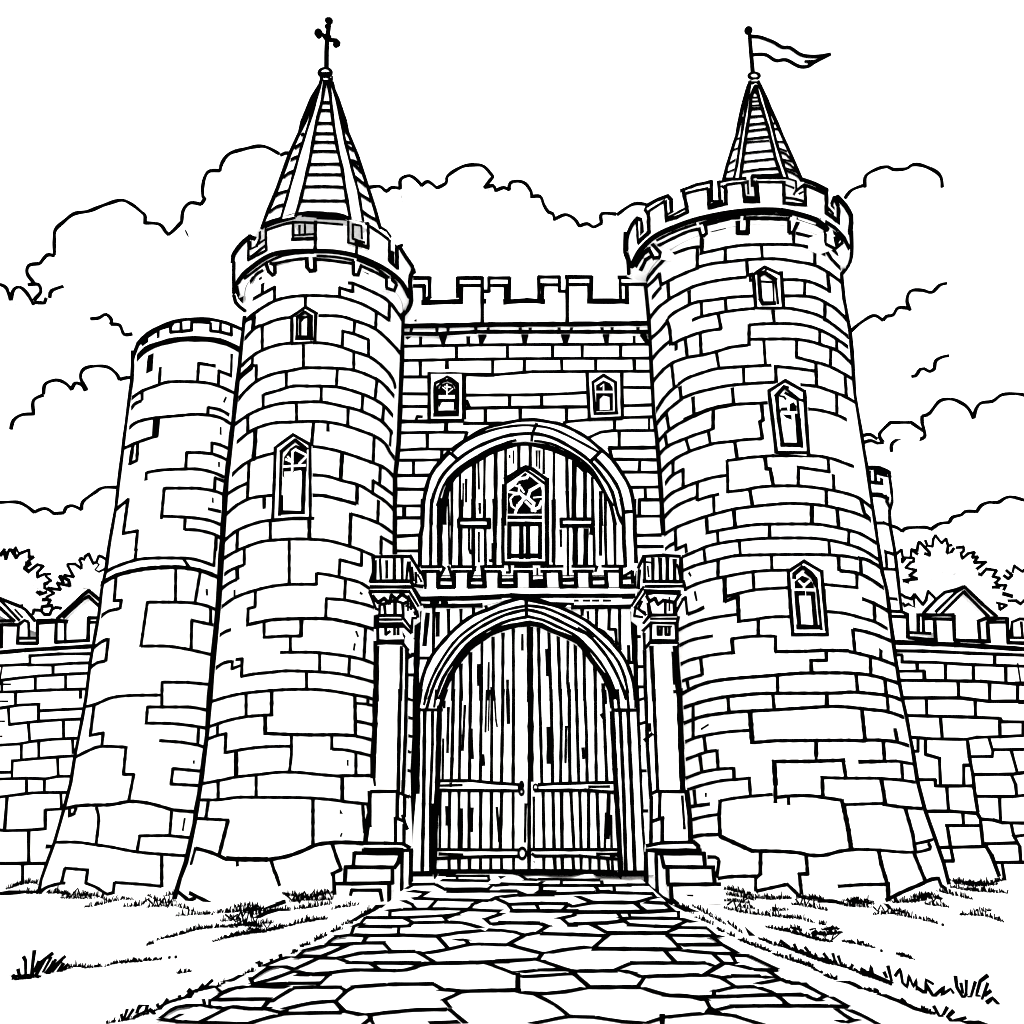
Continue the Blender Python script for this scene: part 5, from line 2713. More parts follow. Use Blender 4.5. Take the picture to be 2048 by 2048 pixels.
# pilasters with capital, shaft and stepped foot
def part_slab(name, Y, polys, keys, parent, thick):
    q = MB(); pl = YP(Y)
    for s_ in polys: q.slab(pl, s_, thick)
    global WID
    WID = .7 if name == 'capital' else 1.9
    for k_ in keys: q.trace(pl, k_)
    WID = 1.7
    return q.build(name, M_STONE, parent)
pl_ = part_slab('pilaster', 29.55, [P(660, 1380, 440, '382,-80 668,-80 668,400 655,940 690,945 715,1430 290,1415 300,1345 320,1345 345,900 378,760')], ['left_shaft'], g, 1.8)
part_slab('capital', 29.4, [P(700, 1000, 400, '215,545 580,540 690,740 700,835 625,850 695,1010 650,1030 655,1130 598,1170 595,1290 560,1330 560,1450 500,1400 262,1400 262,1240 240,1230 240,1120 285,1060 190,890 195,780 215,690')], ['left_capital'], pl_, 1.8)
st = MB()
for Y, s_ in ((29.3, '210,1430 618,1430 575,1560 200,1560'), (29.1, '128,1553 560,1553 552,1760 128,1760'), (28.9, '32,1696 535,1696 525,1880 35,1900')):
    st.slab(YP(Y), P(660, 1380, 440, s_), 1.8)
st.slab(YP(29.45), P(660, 1380, 440, '520,1860 560,1560 620,1432 715,1420 708,1745 640,1765'), 1.6)
st.trace(YP(28.88), 'left_steps'); st.build('step', M_STONE, pl_)
pr_ = part_slab('pilaster', 29.55, [P(1000, 1380, 440, '1288,-80 1575,-80 1600,500 1640,880 1678,1335 1740,1365 1748,1430 1285,1430 1290,1360 1325,1345 1320,920 1295,500')], ['right_shaft'], g, 1.8)
part_slab('capital', 29.4, [P(1020, 1000, 400, '1285,540 1655,540 1660,785 1700,830 1690,875 1650,935 1710,935 1715,1110 1640,1120 1615,1200 1615,1400 1355,1400 1300,1445 1290,1290 1285,1200 1195,1125 1195,1040 1180,1020 1290,840 1240,850 1240,655')], ['right_capital'], pr_, 1.8)
st = MB()
for Y, s_ in ((29.3, '1405,1432 1792,1432 1805,1560 1440,1560'), (29.1, '1440,1550 1872,1550 1888,1760 1475,1760'), (28.9, '1490,1703 1950,1703 1965,1880 1500,1890')):
    st.slab(YP(Y), P(1000, 1380, 440, s_), 1.8)
st.slab(YP(29.45), P(1000, 1380, 440, '1280,1425 1415,1435 1475,1560 1510,1870 1290,1730'), 1.6)
st.trace(YP(28.88), 'right_steps'); st.build('step', M_STONE, pr_)

# ================================================================== TOWERS
def back_joints(mb, L, z0, z1, a0, a1, seed):
    """coursed joints on the flanks that the drawing does not show"""
    rnd = random.Random(seed); z = z0
    while z < z1:
        h = rnd.uniform(.55, .95); z2 = min(z1, z + h); n = int((a1 - a0) / .08)
        vs = []
        for i in range(n + 1):
            a = a0 + (a1 - a0) * i / n; vs += [L.pt(a, z - .03, .006), L.pt(a, z + .03, .006)]
        mb.add(vs, [(2 * i, 2 * i + 2, 2 * i + 3, 2 * i + 1) for i in range(n)], 1)
        a = a0 + rnd.uniform(.05, .3)
        while a < a1:
            mb.add([L.pt(a - .01, z, .006), L.pt(a + .01, z, .006), L.pt(a + .01, z2, .006), L.pt(a - .01, z2, .006)], [(0, 1, 2, 3)], 1); a += rnd.uniform(.25, .6)
        z = z2
def parapet(root, L, key, keys2, mer, sill, wallL, zt_taper):
    """ring wall with merlons; mer = (x0,x1,top x,top y) pixels, sill = pixels on the crenel sills"""
    zs = sum(L.ang(*p)[1] for p in sill) / len(sill)
    zm = sum(L.ang(m_[2], m_[3])[1] for m_ in mer) / len(mer)
    p = MB(); zb = L.rows[0][0]
    # ring: outside, top, inside
    seg = 160; zs_l = [zb] + [r[0] for r in L.rows if zb < r[0] < zs] + [zs]
    vs = [L.pt(2 * math.pi * j / seg, z) for z in zs_l for j in range(seg)] + [L.pt(2 * math.pi * j / seg, zs, -.45) for j in range(seg)] + [L.pt(2 * math.pi * j / seg, zs - 1.2, -.45) for j in range(seg)]
    R_ = len(zs_l) + 2
    p.add(vs, [(i * seg + j, i * seg + (j + 1) % seg, (i + 1) * seg + (j + 1) % seg, (i + 1) * seg + j) for i in range(R_ - 1) for j in range(seg)])
    cells = []; a_used = []
    for m_ in mer:
        zt_ = L.ang(m_[2], m_[3])[1]; a0 = L.ang(m_[0], m_[3] + 6)[0]; a1 = L.ang(m_[1], m_[3] + 6)[0]
        cells.append([MB(), m_[0], m_[1], a0, a1, zt_]); a_used += [a0, a1]
    a0, a1 = min(a_used), max(a_used)
    for c in cells: c[0].arc(L, c[3], c[4], zs - .01, c[5])
    for mode, w, white, pts in parse(T[key]):
        segs = list(zip(pts, pts[1:])) if mode == 'l' else [None]
        for sg in segs:
            q = sg or (pts[len(pts) // 2], pts[len(pts) // 2])
            mx, my = (q[0][0] + q[1][0]) / 2, (q[0][1] + q[1][1]) / 2; tgt = p
            if L.ang(mx, my)[1] > zs - .05:
                for c in cells:
                    if c[1] - 6 <= mx <= c[2] + 6: tgt = c[0]; break
            if mode == 'f': tgt.fill(L, pts); continue
            if sg is None:
                if w >= 7.5: bead(tgt, L, pts, w)
                else: tgt.ribbon(L, smooth(pts), w)
                continue
            a_, b_ = sg; Ln = math.hypot(b_[0] - a_[0], b_[1] - a_[1]) or 1; e = w * .35
            dx, dy = (b_[0] - a_[0]) / Ln * e, (b_[1] - a_[1]) / Ln * e
            tgt.ribbon(L, resample([(a_[0] - dx, a_[1] - dy), (b_[0] + dx, b_[1] + dy)], 6), w - 1)
    for k_ in keys2: p.trace(L, k_)
    po = p.build('parapet', M_STONE, root)
    for c in cells: c[0].build('merlon', M_STONE, po)
    rest = 2 * math.pi - (a1 - a0); n_ = 7; stp = rest / n_
    for i in range(n_):
        q = MB(); b0 = a1 + stp * (i + .35); b1 = a1 + stp * (i + .85)
        q.arc(L, b0, b1, zs - .01, zm); q.build('merlon', M_STONE, po)
    return po
def roof(root, L, key, ribs, rows, w=8):
    r = MB(); L.off = .045; r.loft(L, cap=True)
    r.trace(L, key)
    r.outline(L, [(y, a) for y, a, b in rows], w, -1); r.outline(L, [(y, b) for y, a, b in rows], w, 1)
    ro = r.build('roof', M_WOOD, root)
    for A, B in ribs:
        q = MB(); n = 24
        def at(poly, t):
            ys = poly[0][1] + (poly[-1][1] - poly[0][1]) * t
            for (xa, ya), (xb, yb) in zip(poly, poly[1:]):
                if ys <= yb + 1e-6: return xa + (xb - xa) * (ys - ya) / max(1e-6, yb - ya), ys
            return poly[-1]
        vs = []
        for i in range(n + 1):
            for poly in (A, B):
                p0, nn = L.hit(*at(poly, i / n)); vs += [p0 + nn * .07, p0 - nn * .02]
        q.add(vs, [(4 * i, 4 * i + 2, 4 * i + 6, 4 * i + 4) for i in range(n)] + [(4 * i, 4 * i + 4, 4 * i + 5, 4 * i + 1) for i in range(n)] + [(4 * i + 2, 4 * i + 3, 4 * i + 7, 4 * i + 6) for i in range(n)])
        for poly, ww in ((A, 5.6), (B, 5.8)):
            p3 = [L.hit(*at(poly, i / n)) for i in range(n + 1)]
            q.tube([a_ + b_ * .07 for a_, b_ in p3], [(ww + 1.8) / 2 * pxm(a_) * (1 + .12 * math.sin(i * 1.3)) for i, (a_, b_) in enumerate(p3)], 1, 6)
        q.build('rib', M_WOOD, ro)
    return ro
def tower(label, Yc, rows, key, outl, seed, z_base=True):
    L = Loft(Yc, rows); base = L.at(0); FEET.append(L)
    root = empty('round_tower', (base[0], Yc, 0)); tag(root, label, 'tower')
    w = MB(); w.loft(L)
    w.trace(L, key)
    for r_, ww in outl: w.outline(L, r_, ww, 0)
    back_joints(w, L, .3, L.rows[-1][0] - .5, math.pi * .56, math.pi * 1.44, seed)
    w.build('wall', M_STONE, root)
    return root, L
c5 = lambda ox, oy, l: [(ox + x * .2588, oy + y * .2588) for x, y in l]
FEET = []
# ---- left front tower
LL = [(572, 489), (633, 489.3), (731, 479), (840, 467), (960, 453), (1080, 445), (1201, 437.5), (1250, 433), (1353, 423), (1470, 414), (1555, 403.5), (1648, 389), (1724, 372.5), (1755, 361), (1850, 335)]
LR = [(572, 806), (633, 806), (708, 804), (788, 801), (885, 797), (955, 790), (1108, 789), (1250, 784), (1400, 782), (1600, 779), (1850, 775)]
def interp(tb, y):
    for (ya, a), (yb, b) in zip(tb, tb[1:]):
        if y <= yb: return a + (b - a) * (y - ya) / (yb - ya)
    return tb[-1][1]
ys = sorted(set([r[0] for r in LL] + [708, 788, 885]))
lw = lambda y: 7 if y < 700 else (8 + (y - 700) / 100 if y < 1050 else (12 if y < 1400 else 9.5))
rw = lambda y: 6.5 if y < 700 else 9
root, L = tower('left front round stone tower with tall spire topped by a cross', 33.0, [(y, interp(LL, y), interp(LR, y)) for y in ys], 'left_wall',
                [([(y, x) for y, x in LL if y >= 600], lw), ([(y, x) for y, x in LR if 600 <= y <= 1108], rw)], 3)
LPr = [(400, 465, 827.5), (480, 465, 828), (582, 465, 826), (592, 470, 822), (602, 487, 807)]
LP = Loft(33.0, LPr)
mer = [(465, 497, 485, 482), (533, 586, 560, 452), (634, 696, 665, 447), (738, 778, 755, 465), (794, 828, 805, 505)]
c = lambda x: 400 + x * .2588
T['left_parapet'] += '@400,400,500\ns9 252,490 258,430 290,375 340,320 395,280\ns8 1545,365 1590,440 1640,510 1655,560\nl6 1530,360 1560,350\ns9 1650,540 1628,590 1622,640 1630,720 1632,780 1610,840 1565,890\ns7.5 262,480 262,740 275,790 300,820 345,855\ns5 285,650 292,720 315,780 340,760\n'
T['left_parapet'] = T['left_parapet'].replace('\n@', '@').replace('@', '\n@')
po = parapet(root, LP, 'left_parapet', ['left_corbels'], mer, [(514, 510), (610, 479), (716, 490), (786, 530)], L, 0)
LQ_ = LP
for s_, w_ in (('510,490 530,550 560,580 580,570 578,500 545,490', 6), ('825,450 828,520 850,548 890,545 885,450', 7), ('1185,470 1185,575 1220,580 1245,505', 6), ('1440,610 1440,680 1500,700 1520,650 1480,610', 6)):
    cc = MB(); poly = P(400, 400, 500, s_); cxm = sum(p[0] for p in poly) / len(poly); cym = sum(p[1] for p in poly) / len(poly)
    P0, nn = L.hit(cxm, cym); P1, _ = LQ_.hit(cxm, cym); P0 = P1 if P1.y < P0.y else P0; pl = Plane(P0 + nn * .22, nn); cc.slab(pl, poly, .6)
    cl_ = poly[:-1] if w_ else poly
    cc.trace(pl, None, txt='@0,0,1932\nl%g %s' % (w_, ' '.join('%g,%g' % p for p in poly)))
    cc.build('corbel', M_STONE, root)
window(root, L, P(400, 400, 500, '705,905 815,825 905,880 898,990 890,1108 800,1108 708,1112 708,1000'), P(400, 400, 500, '748,912 810,862 862,905 862,990 860,1070 800,1072 745,1072 746,1000'), 'left_window_top')
window(root, L, P(400, 800, 500, '578,370 720,262 862,350 858,640 855,915 720,918 562,935 570,640'), P(400, 800, 500, '625,400 735,310 828,380 826,640 815,885 720,885 618,890 620,640'), 'left_window_low')
SR = c5(400, 0, [(940, 612), (930, 650), (870, 760), (800, 940), (770, 1020), (690, 1200), (600, 1450), (530, 1620), (478, 1765)])
SRr = c5(400, 0, [(1003, 612), (1015, 650), (1055, 760), (1112, 940), (1140, 1020), (1212, 1200), (1290, 1430), (1345, 1600), (1392, 1765)])
rows = [(a_[1], a_[0], interp([(p[1], p[0]) for p in SRr], a_[1])) for a_ in SR]
LS = Loft(33.0, rows + [(500, 505, 777)])
ribs = [([*c5(400, 0, [(940, 640), (880, 870), (800, 1120), (720, 1400), (635, 1700)])], [*c5(400, 0, [(965, 640), (945, 790), (900, 970), (850, 1260), (780, 1560), (743, 1680)])]),
        ([*c5(400, 0, [(985, 640), (1000, 730), (1020, 930), (1055, 1150), (1090, 1300), (1120, 1500), (1155, 1700)])], [*c5(400, 0, [(1010, 640), (1070, 900), (1110, 1100), (1160, 1300), (1215, 1500), (1250, 1720)])])]
sw = lambda y: 7.5 if y < 180 or y > 260 else 11
roof(root, LS, 'left_roof', ribs, rows, sw)
fin = MB(); c0 = pt(33, 652, 152); s_ = pxm(c0); fin.ball(c0, 12.5 * s_, 0, .95)
fin.torus(c0 - Vector((0, 9 * s_, 0)), 12 * s_, 3.8 * s_, 'y', 1, .85)
fin.trace(YP(33 - 16 * s_), None, txt='@400,0,500\nl5 930,568 1020,568\nl4 935,627 1020,627\nl3 930,590 935,630\nl3 1022,590 1020,625')
fin.build('finial', M_STONE, root)
cr = MB(); Yx = 33.0
def tp(l, w, nn=8):
    p3 = [pt(Yx, *p) for p in c5(400, 0, l)]; cr.tube(p3, [(w + 1.2) / 2 * pxm(p3[0])] * len(p3), 1, nn)
tp([(977, 560), (978, 400), (982, 300), (992, 230), (997, 180)], 9); tp([(982, 310), (950, 270), (918, 262)], 7.5); tp([(985, 305), (1020, 310), (1055, 312), (1062, 335)], 7.5)
for x, y, r_ in ((1000, 163, 6.4), (988, 158, 5.4), (915, 255, 7.4), (918, 275, 5.4), (1058, 335, 6.6), (1050, 345, 5.5), (980, 205, 4.2), (985, 290, 7.2)):
    p0 = pt(Yx, *c5(400, 0, [(x, y)])[0]); cr.ball(p0, r_ * 1.22 * pxm(p0), 1, 1, 10)
cr.build('cross', M_INK, root)
# ---- right tower
c_ = lambda ox, oy, x, y: (oy + y * .2588, ox + x * .2588)
RL = [(538, 1291), (568, 1291), (637, 1298), (754, 1304), (826, 1307.6), (876, 1314), (980, 1322), (1070, 1327), (1200, 1330), (1440, 1330), (1768, 1335), (1850, 1335)]
RR = [(538, 1683), (547, 1683), (599, 1688), (663, 1700), (741, 1706.5), (790, 1710), (869, 1723), (931, 1733), (1008, 1744), (1078, 1754.5), (1148, 1765), (1180, 1773.6), (1245, 1781.4), (1309, 1789.5), (1374, 1800), (1440, 1814), (1505, 1826), (1564, 1835), (1621, 1850), (1673, 1868.5), (1725, 1886.6), (1769, 1898), (1850, 1920)]
ys = sorted(set([r[0] for r in RR] + [876, 980]))
root, L = tower('right front round stone tower, widest of the towers, with small spire and pennant pole', 33.6, [(y, interp(RL, y), interp(RR, y)) for y in ys], 'right_wall',
                [([(y, x) for y, x in RL if 560 <= y <= 1080], lambda y: 7.5 if y < 900 else 9.5), ([(y, x) for y, x in RR if 547 <= y < 1800], lambda y: 6.5 + (1.2 if 640 < y < 760 or y > 1100 else 0))], 5)
RPr = [(350, 1250, 1705), (440, 1250, 1705), (536, 1252, 1704), (543, 1264, 1698), (550, 1289, 1684)]
RP = Loft(33.6, RPr)
k3 = lambda x, y: (1230 + x * .2588, y * .2588)
def mm(x0, x1, tx, ty): a_ = k3(x0, 0)[0]; b_ = k3(x1, 0)[0]; t_ = k3(tx, ty); return (a_, b_, t_[0], t_[1])
mer = [mm(78, 180, 140, 1720), mm(245, 390, 320, 1570), mm(530, 722, 630, 1445), mm(855, 990, 925, 1405), mm(1100, 1304, 1200, 1388), mm(1468, 1635, 1550, 1435), mm(1722, 1832, 1770, 1590)]
po = parapet(root, RP, 'right_parapet', ['right_corbels'], mer, [k3(225, 1835), k3(480, 1680), k3(790, 1590), k3(1050, 1560), k3(1390, 1575), k3(1680, 1680)], L, 0)
LQ_ = RP
for s_, w_ in (('250,590 300,680 345,675 350,640 295,580', 6), ('640,420 665,505 685,510 708,490 700,440', 5.5), ('950,375 950,485 1025,485 1028,375', 9), ('1345,380 1345,485 1375,485 1415,400', 6.5), ('1625,480 1625,570 1700,610 1758,560 1740,520 1690,485', 6)):
    cc = MB(); poly = P(1230, 340, 500, s_); cxm = sum(p[0] for p in poly) / len(poly); cym = sum(p[1] for p in poly) / len(poly)
    P0, nn = L.hit(cxm, cym); P1, _ = LQ_.hit(cxm, cym); P0 = P1 if P1.y < P0.y else P0; pl = Plane(P0 + nn * .22, nn); cc.slab(pl, poly, .6)
    cc.trace(pl, None, txt='@0,0,1932\nl%g %s' % (w_, ' '.join('%g,%g' % p for p in poly)))
    if w_ == 6 and '1758' in s_: cc.trace(pl, None, txt='@1230,340,500\nf 1685,520 1720,495 1740,545 1705,605 1695,570\nl5 1700,610 1755,560')
    cc.build('corbel', M_STONE, root)
window(root, L, P(1230, 340, 500, '1060,815 1155,748 1288,800 1295,930 1308,1070 1200,1070 1088,1072 1075,940'), P(1230, 340, 500, '1105,825 1155,790 1242,850 1250,940 1260,1035 1200,1038 1135,1038 1118,940'), 'right_window_top')
window(root, L, P(1270, 760, 500, '1033,85 1160,5 1315,88 1325,320 1345,578 1220,568 1088,562 1062,320'), P(1270, 760, 500, '1085,125 1150,55 1270,150 1285,320 1292,512 1210,512 1135,512 1112,320'), 'right_window_mid')
window(root, L, P(1300, 1180, 500, '1065,-130 1188,-225 1325,-145 1345,100 1376,345 1240,347 1100,347 1085,100'), P(1300, 1180, 500, '1112,-95 1180,-180 1285,-80 1305,100 1325,300 1240,300 1145,300 1128,100'), 'right_window_low')
SR = c5(1230, 0, [(1045, 630), (1035, 670), (985, 830), (940, 1050), (870, 1270), (840, 1400)])
SRr = c5(1230, 0, [(1108, 630), (1120, 670), (1165, 760), (1250, 950), (1320, 1110), (1380, 1240), (1445, 1400)])
rows = [(y, interp([(p[1], p[0]) for p in SR], y), interp([(p[1], p[0]) for p in SRr], y)) for y in (163.1, 173.4, 197, 214.8, 245.9, 271.7, 287.3, 320.9, 328.7, 362.3)]
LS = Loft(33.6, rows + [(400, 1440, 1612)])
ribs = [([*c5(1230, 0, [(1052, 660), (1030, 800), (1000, 980), (975, 1130), (950, 1300), (930, 1385)])], [*c5(1230, 0, [(1085, 675), (1055, 760), (1050, 860), (1020, 1050), (1000, 1200), (975, 1385)])]),
        ([*c5(1230, 0, [(1086, 675), (1120, 800), (1180, 1000), (1240, 1250), (1288, 1385)])], [*c5(1230, 0, [(1105, 650), (1160, 820), (1200, 950), (1240, 1110), (1285, 1260), (1325, 1385)])])]
roof(root, LS, 'right_roof', ribs, rows, lambda y: 7 if y < 170 or y > 240 else 9)
fin = MB(); c0 = pt(33.6, 1506.5, 157.5); s_ = pxm(c0); fin.ball(c0, 10 * s_, 0, .8); fin.torus(c0 - Vector((0, 8 * s_, 0)), 10.3 * s_, 3.6 * s_, 'y', 1, .72)
fin.trace(YP(33.6 - 11 * s_), None, txt='@1230,0,500\nl5.5 1035,640 1110,640'); fin.build('finial', M_STONE, root)
fp = MB(); p3 = [pt(33.6, *p) for p in c5(1230, 0, [(1067, 600), (1060, 500), (1050, 400), (1040, 270), (1034, 250)])]; s_ = pxm(p3[0])
fp.tube(p3, [4.9 * s_, 4.7 * s_, 4.6 * s_, 4.2 * s_, 4 * s_], 1, 10); fp.ball(pt(33.6, 1230 + 1031 * .2588, 236 * .2588), 8.8 * s_, 1); fp.build('flagpole', M_INK, root)
# pennant: thin waving cloth held by the pole
top = c5(1230, 0, [(1045, 287), (1120, 295), (1220, 332), (1290, 372), (1350, 376), (1430, 428), (1500, 442), (1580, 440), (1665, 425)])
bot = c5(1230, 0, [(1062, 430), (1160, 430), (1240, 475), (1320, 470), (1420, 520), (1490, 520), (1530, 495), (1580, 468), (1665, 425)])
fl = MB(); n = 40
def arcpt(l, t):
    s = smooth(l, 3); return s[min(len(s) - 1, int(t * (len(s) - 1)))]
class Wave:
    def hit(s, px, py):
        y = 33.6 + .12 * math.sin((px - 1500) / 18) + .0; return YP(y).hit(px, py)[0], Vector((0, -1, 0))
wv = Wave(); vs = []
for i in range(n + 1):
    a_ = wv.hit(*arcpt(top, i / n))[0]; b_ = wv.hit(*arcpt(bot, i / n))[0]
    vs += [a_ + Vector((0, .0, 0)), b_, b_ + Vector((0, .03, 0)), a_ + Vector((0, .03, 0))]
fl.add(vs, [(4 * i + j, 4 * i + (j + 1) % 4, 4 * i + 4 + (j + 1) % 4, 4 * i + 4 + j) for i in range(n) for j in range(4)])
e5 = lambda l, w: fl.tube([wv.hit(*p)[0] - Vector((0, .05, .0)) for p in smooth(l, 4)], (w + 1.8) / 2 * s_, 1, 6)
e5(top, 6); e5(bot, 6); e5(c5(1230, 0, [(1465, 482), (1550, 476), (1582, 450)]), 4); e5(c5(1230, 0, [(1500, 490), (1495, 515)]), 4)
tag(fl.build('pennant', M_CLOTH), 'white pointed pennant streaming from the pole on the right spire', 'flag')
# ---- rear left tower
LB = [(702, 266), (724, 265), (760, 264), (846, 252), (936, 241), (1014, 231.6), (1100, 217), (1145, 211), (1181, 203), (1233, 197), (1323, 181), (1401, 171), (1440, 164), (1511, 150), (1568, 141), (1615, 129), (1685, 109), (1757, 83), (1783, 78), (1850, 60)]
xc = lambda y: 1056 - 660 * (y + 4980) / (702 + 4980)
rows = [(y, x, 2 * xc(y) - x) for y, x in LB]
root, L = tower('rear left round stone tower with a low crenellated rim and no spire', 36.0, rows, 'back_tower', [([(y, x) for y, x in LB if y < 1800], lambda y: 6.5 if y > 790 else 7.5)], 9)
pb = MB(); LQ = L
zt_ = L.rows[-1][0]
pb.add([L.pt(2 * math.pi * j / 120, z, dr) for z, dr in ((zt_ - .9, .01), (zt_ + .0, .01), (zt_, -.4), (zt_ - .5, -.4)) for j in range(120)],
       [(i * 120 + j, i * 120 + (j + 1) % 120, (i + 1) * 120 + (j + 1) % 120, (i + 1) * 120 + j) for i in range(3) for j in range(120)])
class Off:
    def __init__(s, L, o): s.L = L; s.o = o
    def hit(s, x, y): p0, nn = s.L.hit(x, y); return p0 + nn * s.o, nn
pb.trace(Off(L, .02), 'back_parapet'); pb.build('parapet', M_STONE, root)
# ---- slender rear right tower
RB = [(945, 1778), (985, 1783), (1005, 1784), (1022, 1779), (1055, 1781), (1107, 1790), (1159, 1796), (1221, 1803), (1400, 1822), (1800, 1850)]
rows = [(y, 1630 + (y - 945) * .03, x) for y, x in RB]
root, L = tower('slender rear right tower, mostly hidden behind the right front tower', 41.0, rows, 'back_right', [([(y, x) for y, x in RB if y < 1230], 6)], 11)

# ================================================================== CURTAIN WALLS
def curtain(label, pl, body, mers_, key, origin):
    root = empty('curtain_wall', origin); tag(root, label, 'wall', None)
    w = MB(); w.slab(pl, body, .9); ms = []
    for poly in mers_:
        q = MB(); q.slab(pl, poly, .9); ms.append((q, poly))
    for mode, wd, white, pts in parse(T[key]):
        for a_, b_ in (zip(pts, pts[1:]) if mode == 'l' else [(None, None)]):
            cxm, cym = ((a_[0] + b_[0]) / 2, (a_[1] + b_[1]) / 2) if a_ else pts[len(pts) // 2]; tgt = w
            for q, poly in ms:
                if min(p[0] for p in poly) - 3 <= cxm <= max(p[0] for p in poly) + 3 and min(p[1] for p in poly) - 4 <= cym < max(p[1] for p in poly) - 2: tgt = q
            if a_ is None: tgt.ribbon(pl, smooth(pts), wd); continue
            Ln = math.hypot(b_[0] - a_[0], b_[1] - a_[1]) or 1; e = wd * .35
            dx, dy = (b_[0] - a_[0]) / Ln * e, (b_[1] - a_[1]) / Ln * e
            tgt.ribbon(pl, resample([(a_[0] - dx, a_[1] - dy), (b_[0] + dx, b_[1] + dy)], 15), wd)
    rnd = random.Random(len(key)); side = -1 if origin[0] < 0 else 1       # the courses run on beyond the picture
    zz = .3; X0 = 19.7 if side < 0 else 18.6
    while zz < 7.6:
        h = rnd.uniform(.55, .8); x = X0 + rnd.uniform(.1, .6)
        at = lambda xx, z_, o=.006: Vector((side * xx, pl.P.y + (side * xx - pl.P.x) * (-pl.n.x / pl.n.y), z_)) + pl.n * o
        w.add([at(X0, zz), at(33, zz), at(33, zz + .08), at(X0, zz + .08)], [(0, 1, 2, 3)], 1)
        while x < 32:
            w.add([at(x, zz), at(x + .08, zz), at(x + .08, zz + h), at(x, zz + h)], [(0, 1, 2, 3)], 1); x += rnd.uniform(.9, 2)
        zz += h
    wo = w.build('wall', M_STONE, root)
    for q, _ in ms: q.build('merlon', M_STONE, root)
PLW = Plane((-20, 37.6, 0), (.07, -1, 0)); PRW = Plane((20, 37.6, 0), (-.07, -1, 0))
e_ = lambda s_: P(0, 1000, 500, s_)
curtain('low crenellated stone wall running left from the rear left tower', PLW,
        e_('-1500,1112 -400,1110 135,1108 290,1108 430,1102 680,1088 800,1084 800,3120 -1500,3120'),
        [e_('-260,965 140,962 140,1108 -260,1110'), e_('288,930 440,928 440,1102 288,1108'), e_('682,907 800,905 800,1084 682,1088'), e_('-900,968 -500,966 -500,1110 -900,1112')], 'wall_left', (-20, 37.6, 0))
r_ = lambda s_: P(1548, 900, 500, s_)
curtain('low crenellated stone wall running right from the right front tower', PRW,
        r_('860,1450 1035,1452 1245,1465 1395,1472 1660,1483 1805,1490 3500,1530 3500,3500 860,3500'),
        [r_('860,1245 1030,1262 1036,1455 860,1450'), r_('1110,1272 1390,1275 1396,1472 1245,1465 1242,1410 1112,1405'), r_('1645,1300 1802,1300 1808,1490 1662,1483 1648,1335'), r_('2100,1320 2300,1325 2300,1500 2100,1496')], 'wall_right', (20, 37.6, 0))

FEET += [PLW, PRW]
# ================================================================== HOUSES BEHIND THE WALLS
def house(label, Y, face, roofl, key, depth_, slope=0):
    """gable end of a small house, roof running back"""
    root = empty('house', pt(Y, face[0][0], 1700)); root.location.z = 0; tag(root, label, 'house', 'houses behind the castle walls')
    pl = YP(Y); b_ = MB(); b_.slab(pl, face, depth_); b_.build('wall', M_STONE, root)
    r2 = MB(); pr = YP(Y - .25)
    for a_, c2 in zip(roofl, roofl[1:]):
        A = pr.hit(*a_)[0]; B = pr.hit(*c2)[0]; n_ = Vector((0, 1, 0)); k = Vector((0, 0, -.25))
        r2.add([A, B, B + n_ * (depth_ + .5), A + n_ * (depth_ + .5), A + k, B + k, B + k + n_ * (depth_ + .5), A + k + n_ * (depth_ + .5)],
               [(0, 1, 2, 3), (4, 5, 6, 7), (0, 1, 5, 4), (3, 2, 6, 7), (0, 3, 7, 4), (1, 2, 6, 5)])
    r2.trace(YP(Y - .3), key); r2.build('roof', M_STONE, root)
house('house roof at the far left edge, sloping down behind the wall', 50, e_('-500,1010 -200,760 -150,800 60,1000 60,3000 -500,3000'), e_('-500,1000 -220,745 150,930 '), 'house_far_left', 8)
house('gabled house roof left of the rear left tower, behind the wall', 50, e_('480,960 685,745 800,850 800,3000 480,3000'), e_('445,918 685,702 900,900'), 'house_left', 8)
house('gabled house roof behind the right wall, among the trees', 50, r_('1240,1300 1465,1090 1680,1300 1680,3300 1240,3300'), r_('1245,1262 1470,1057 1725,1290'), 'house_right', 8)

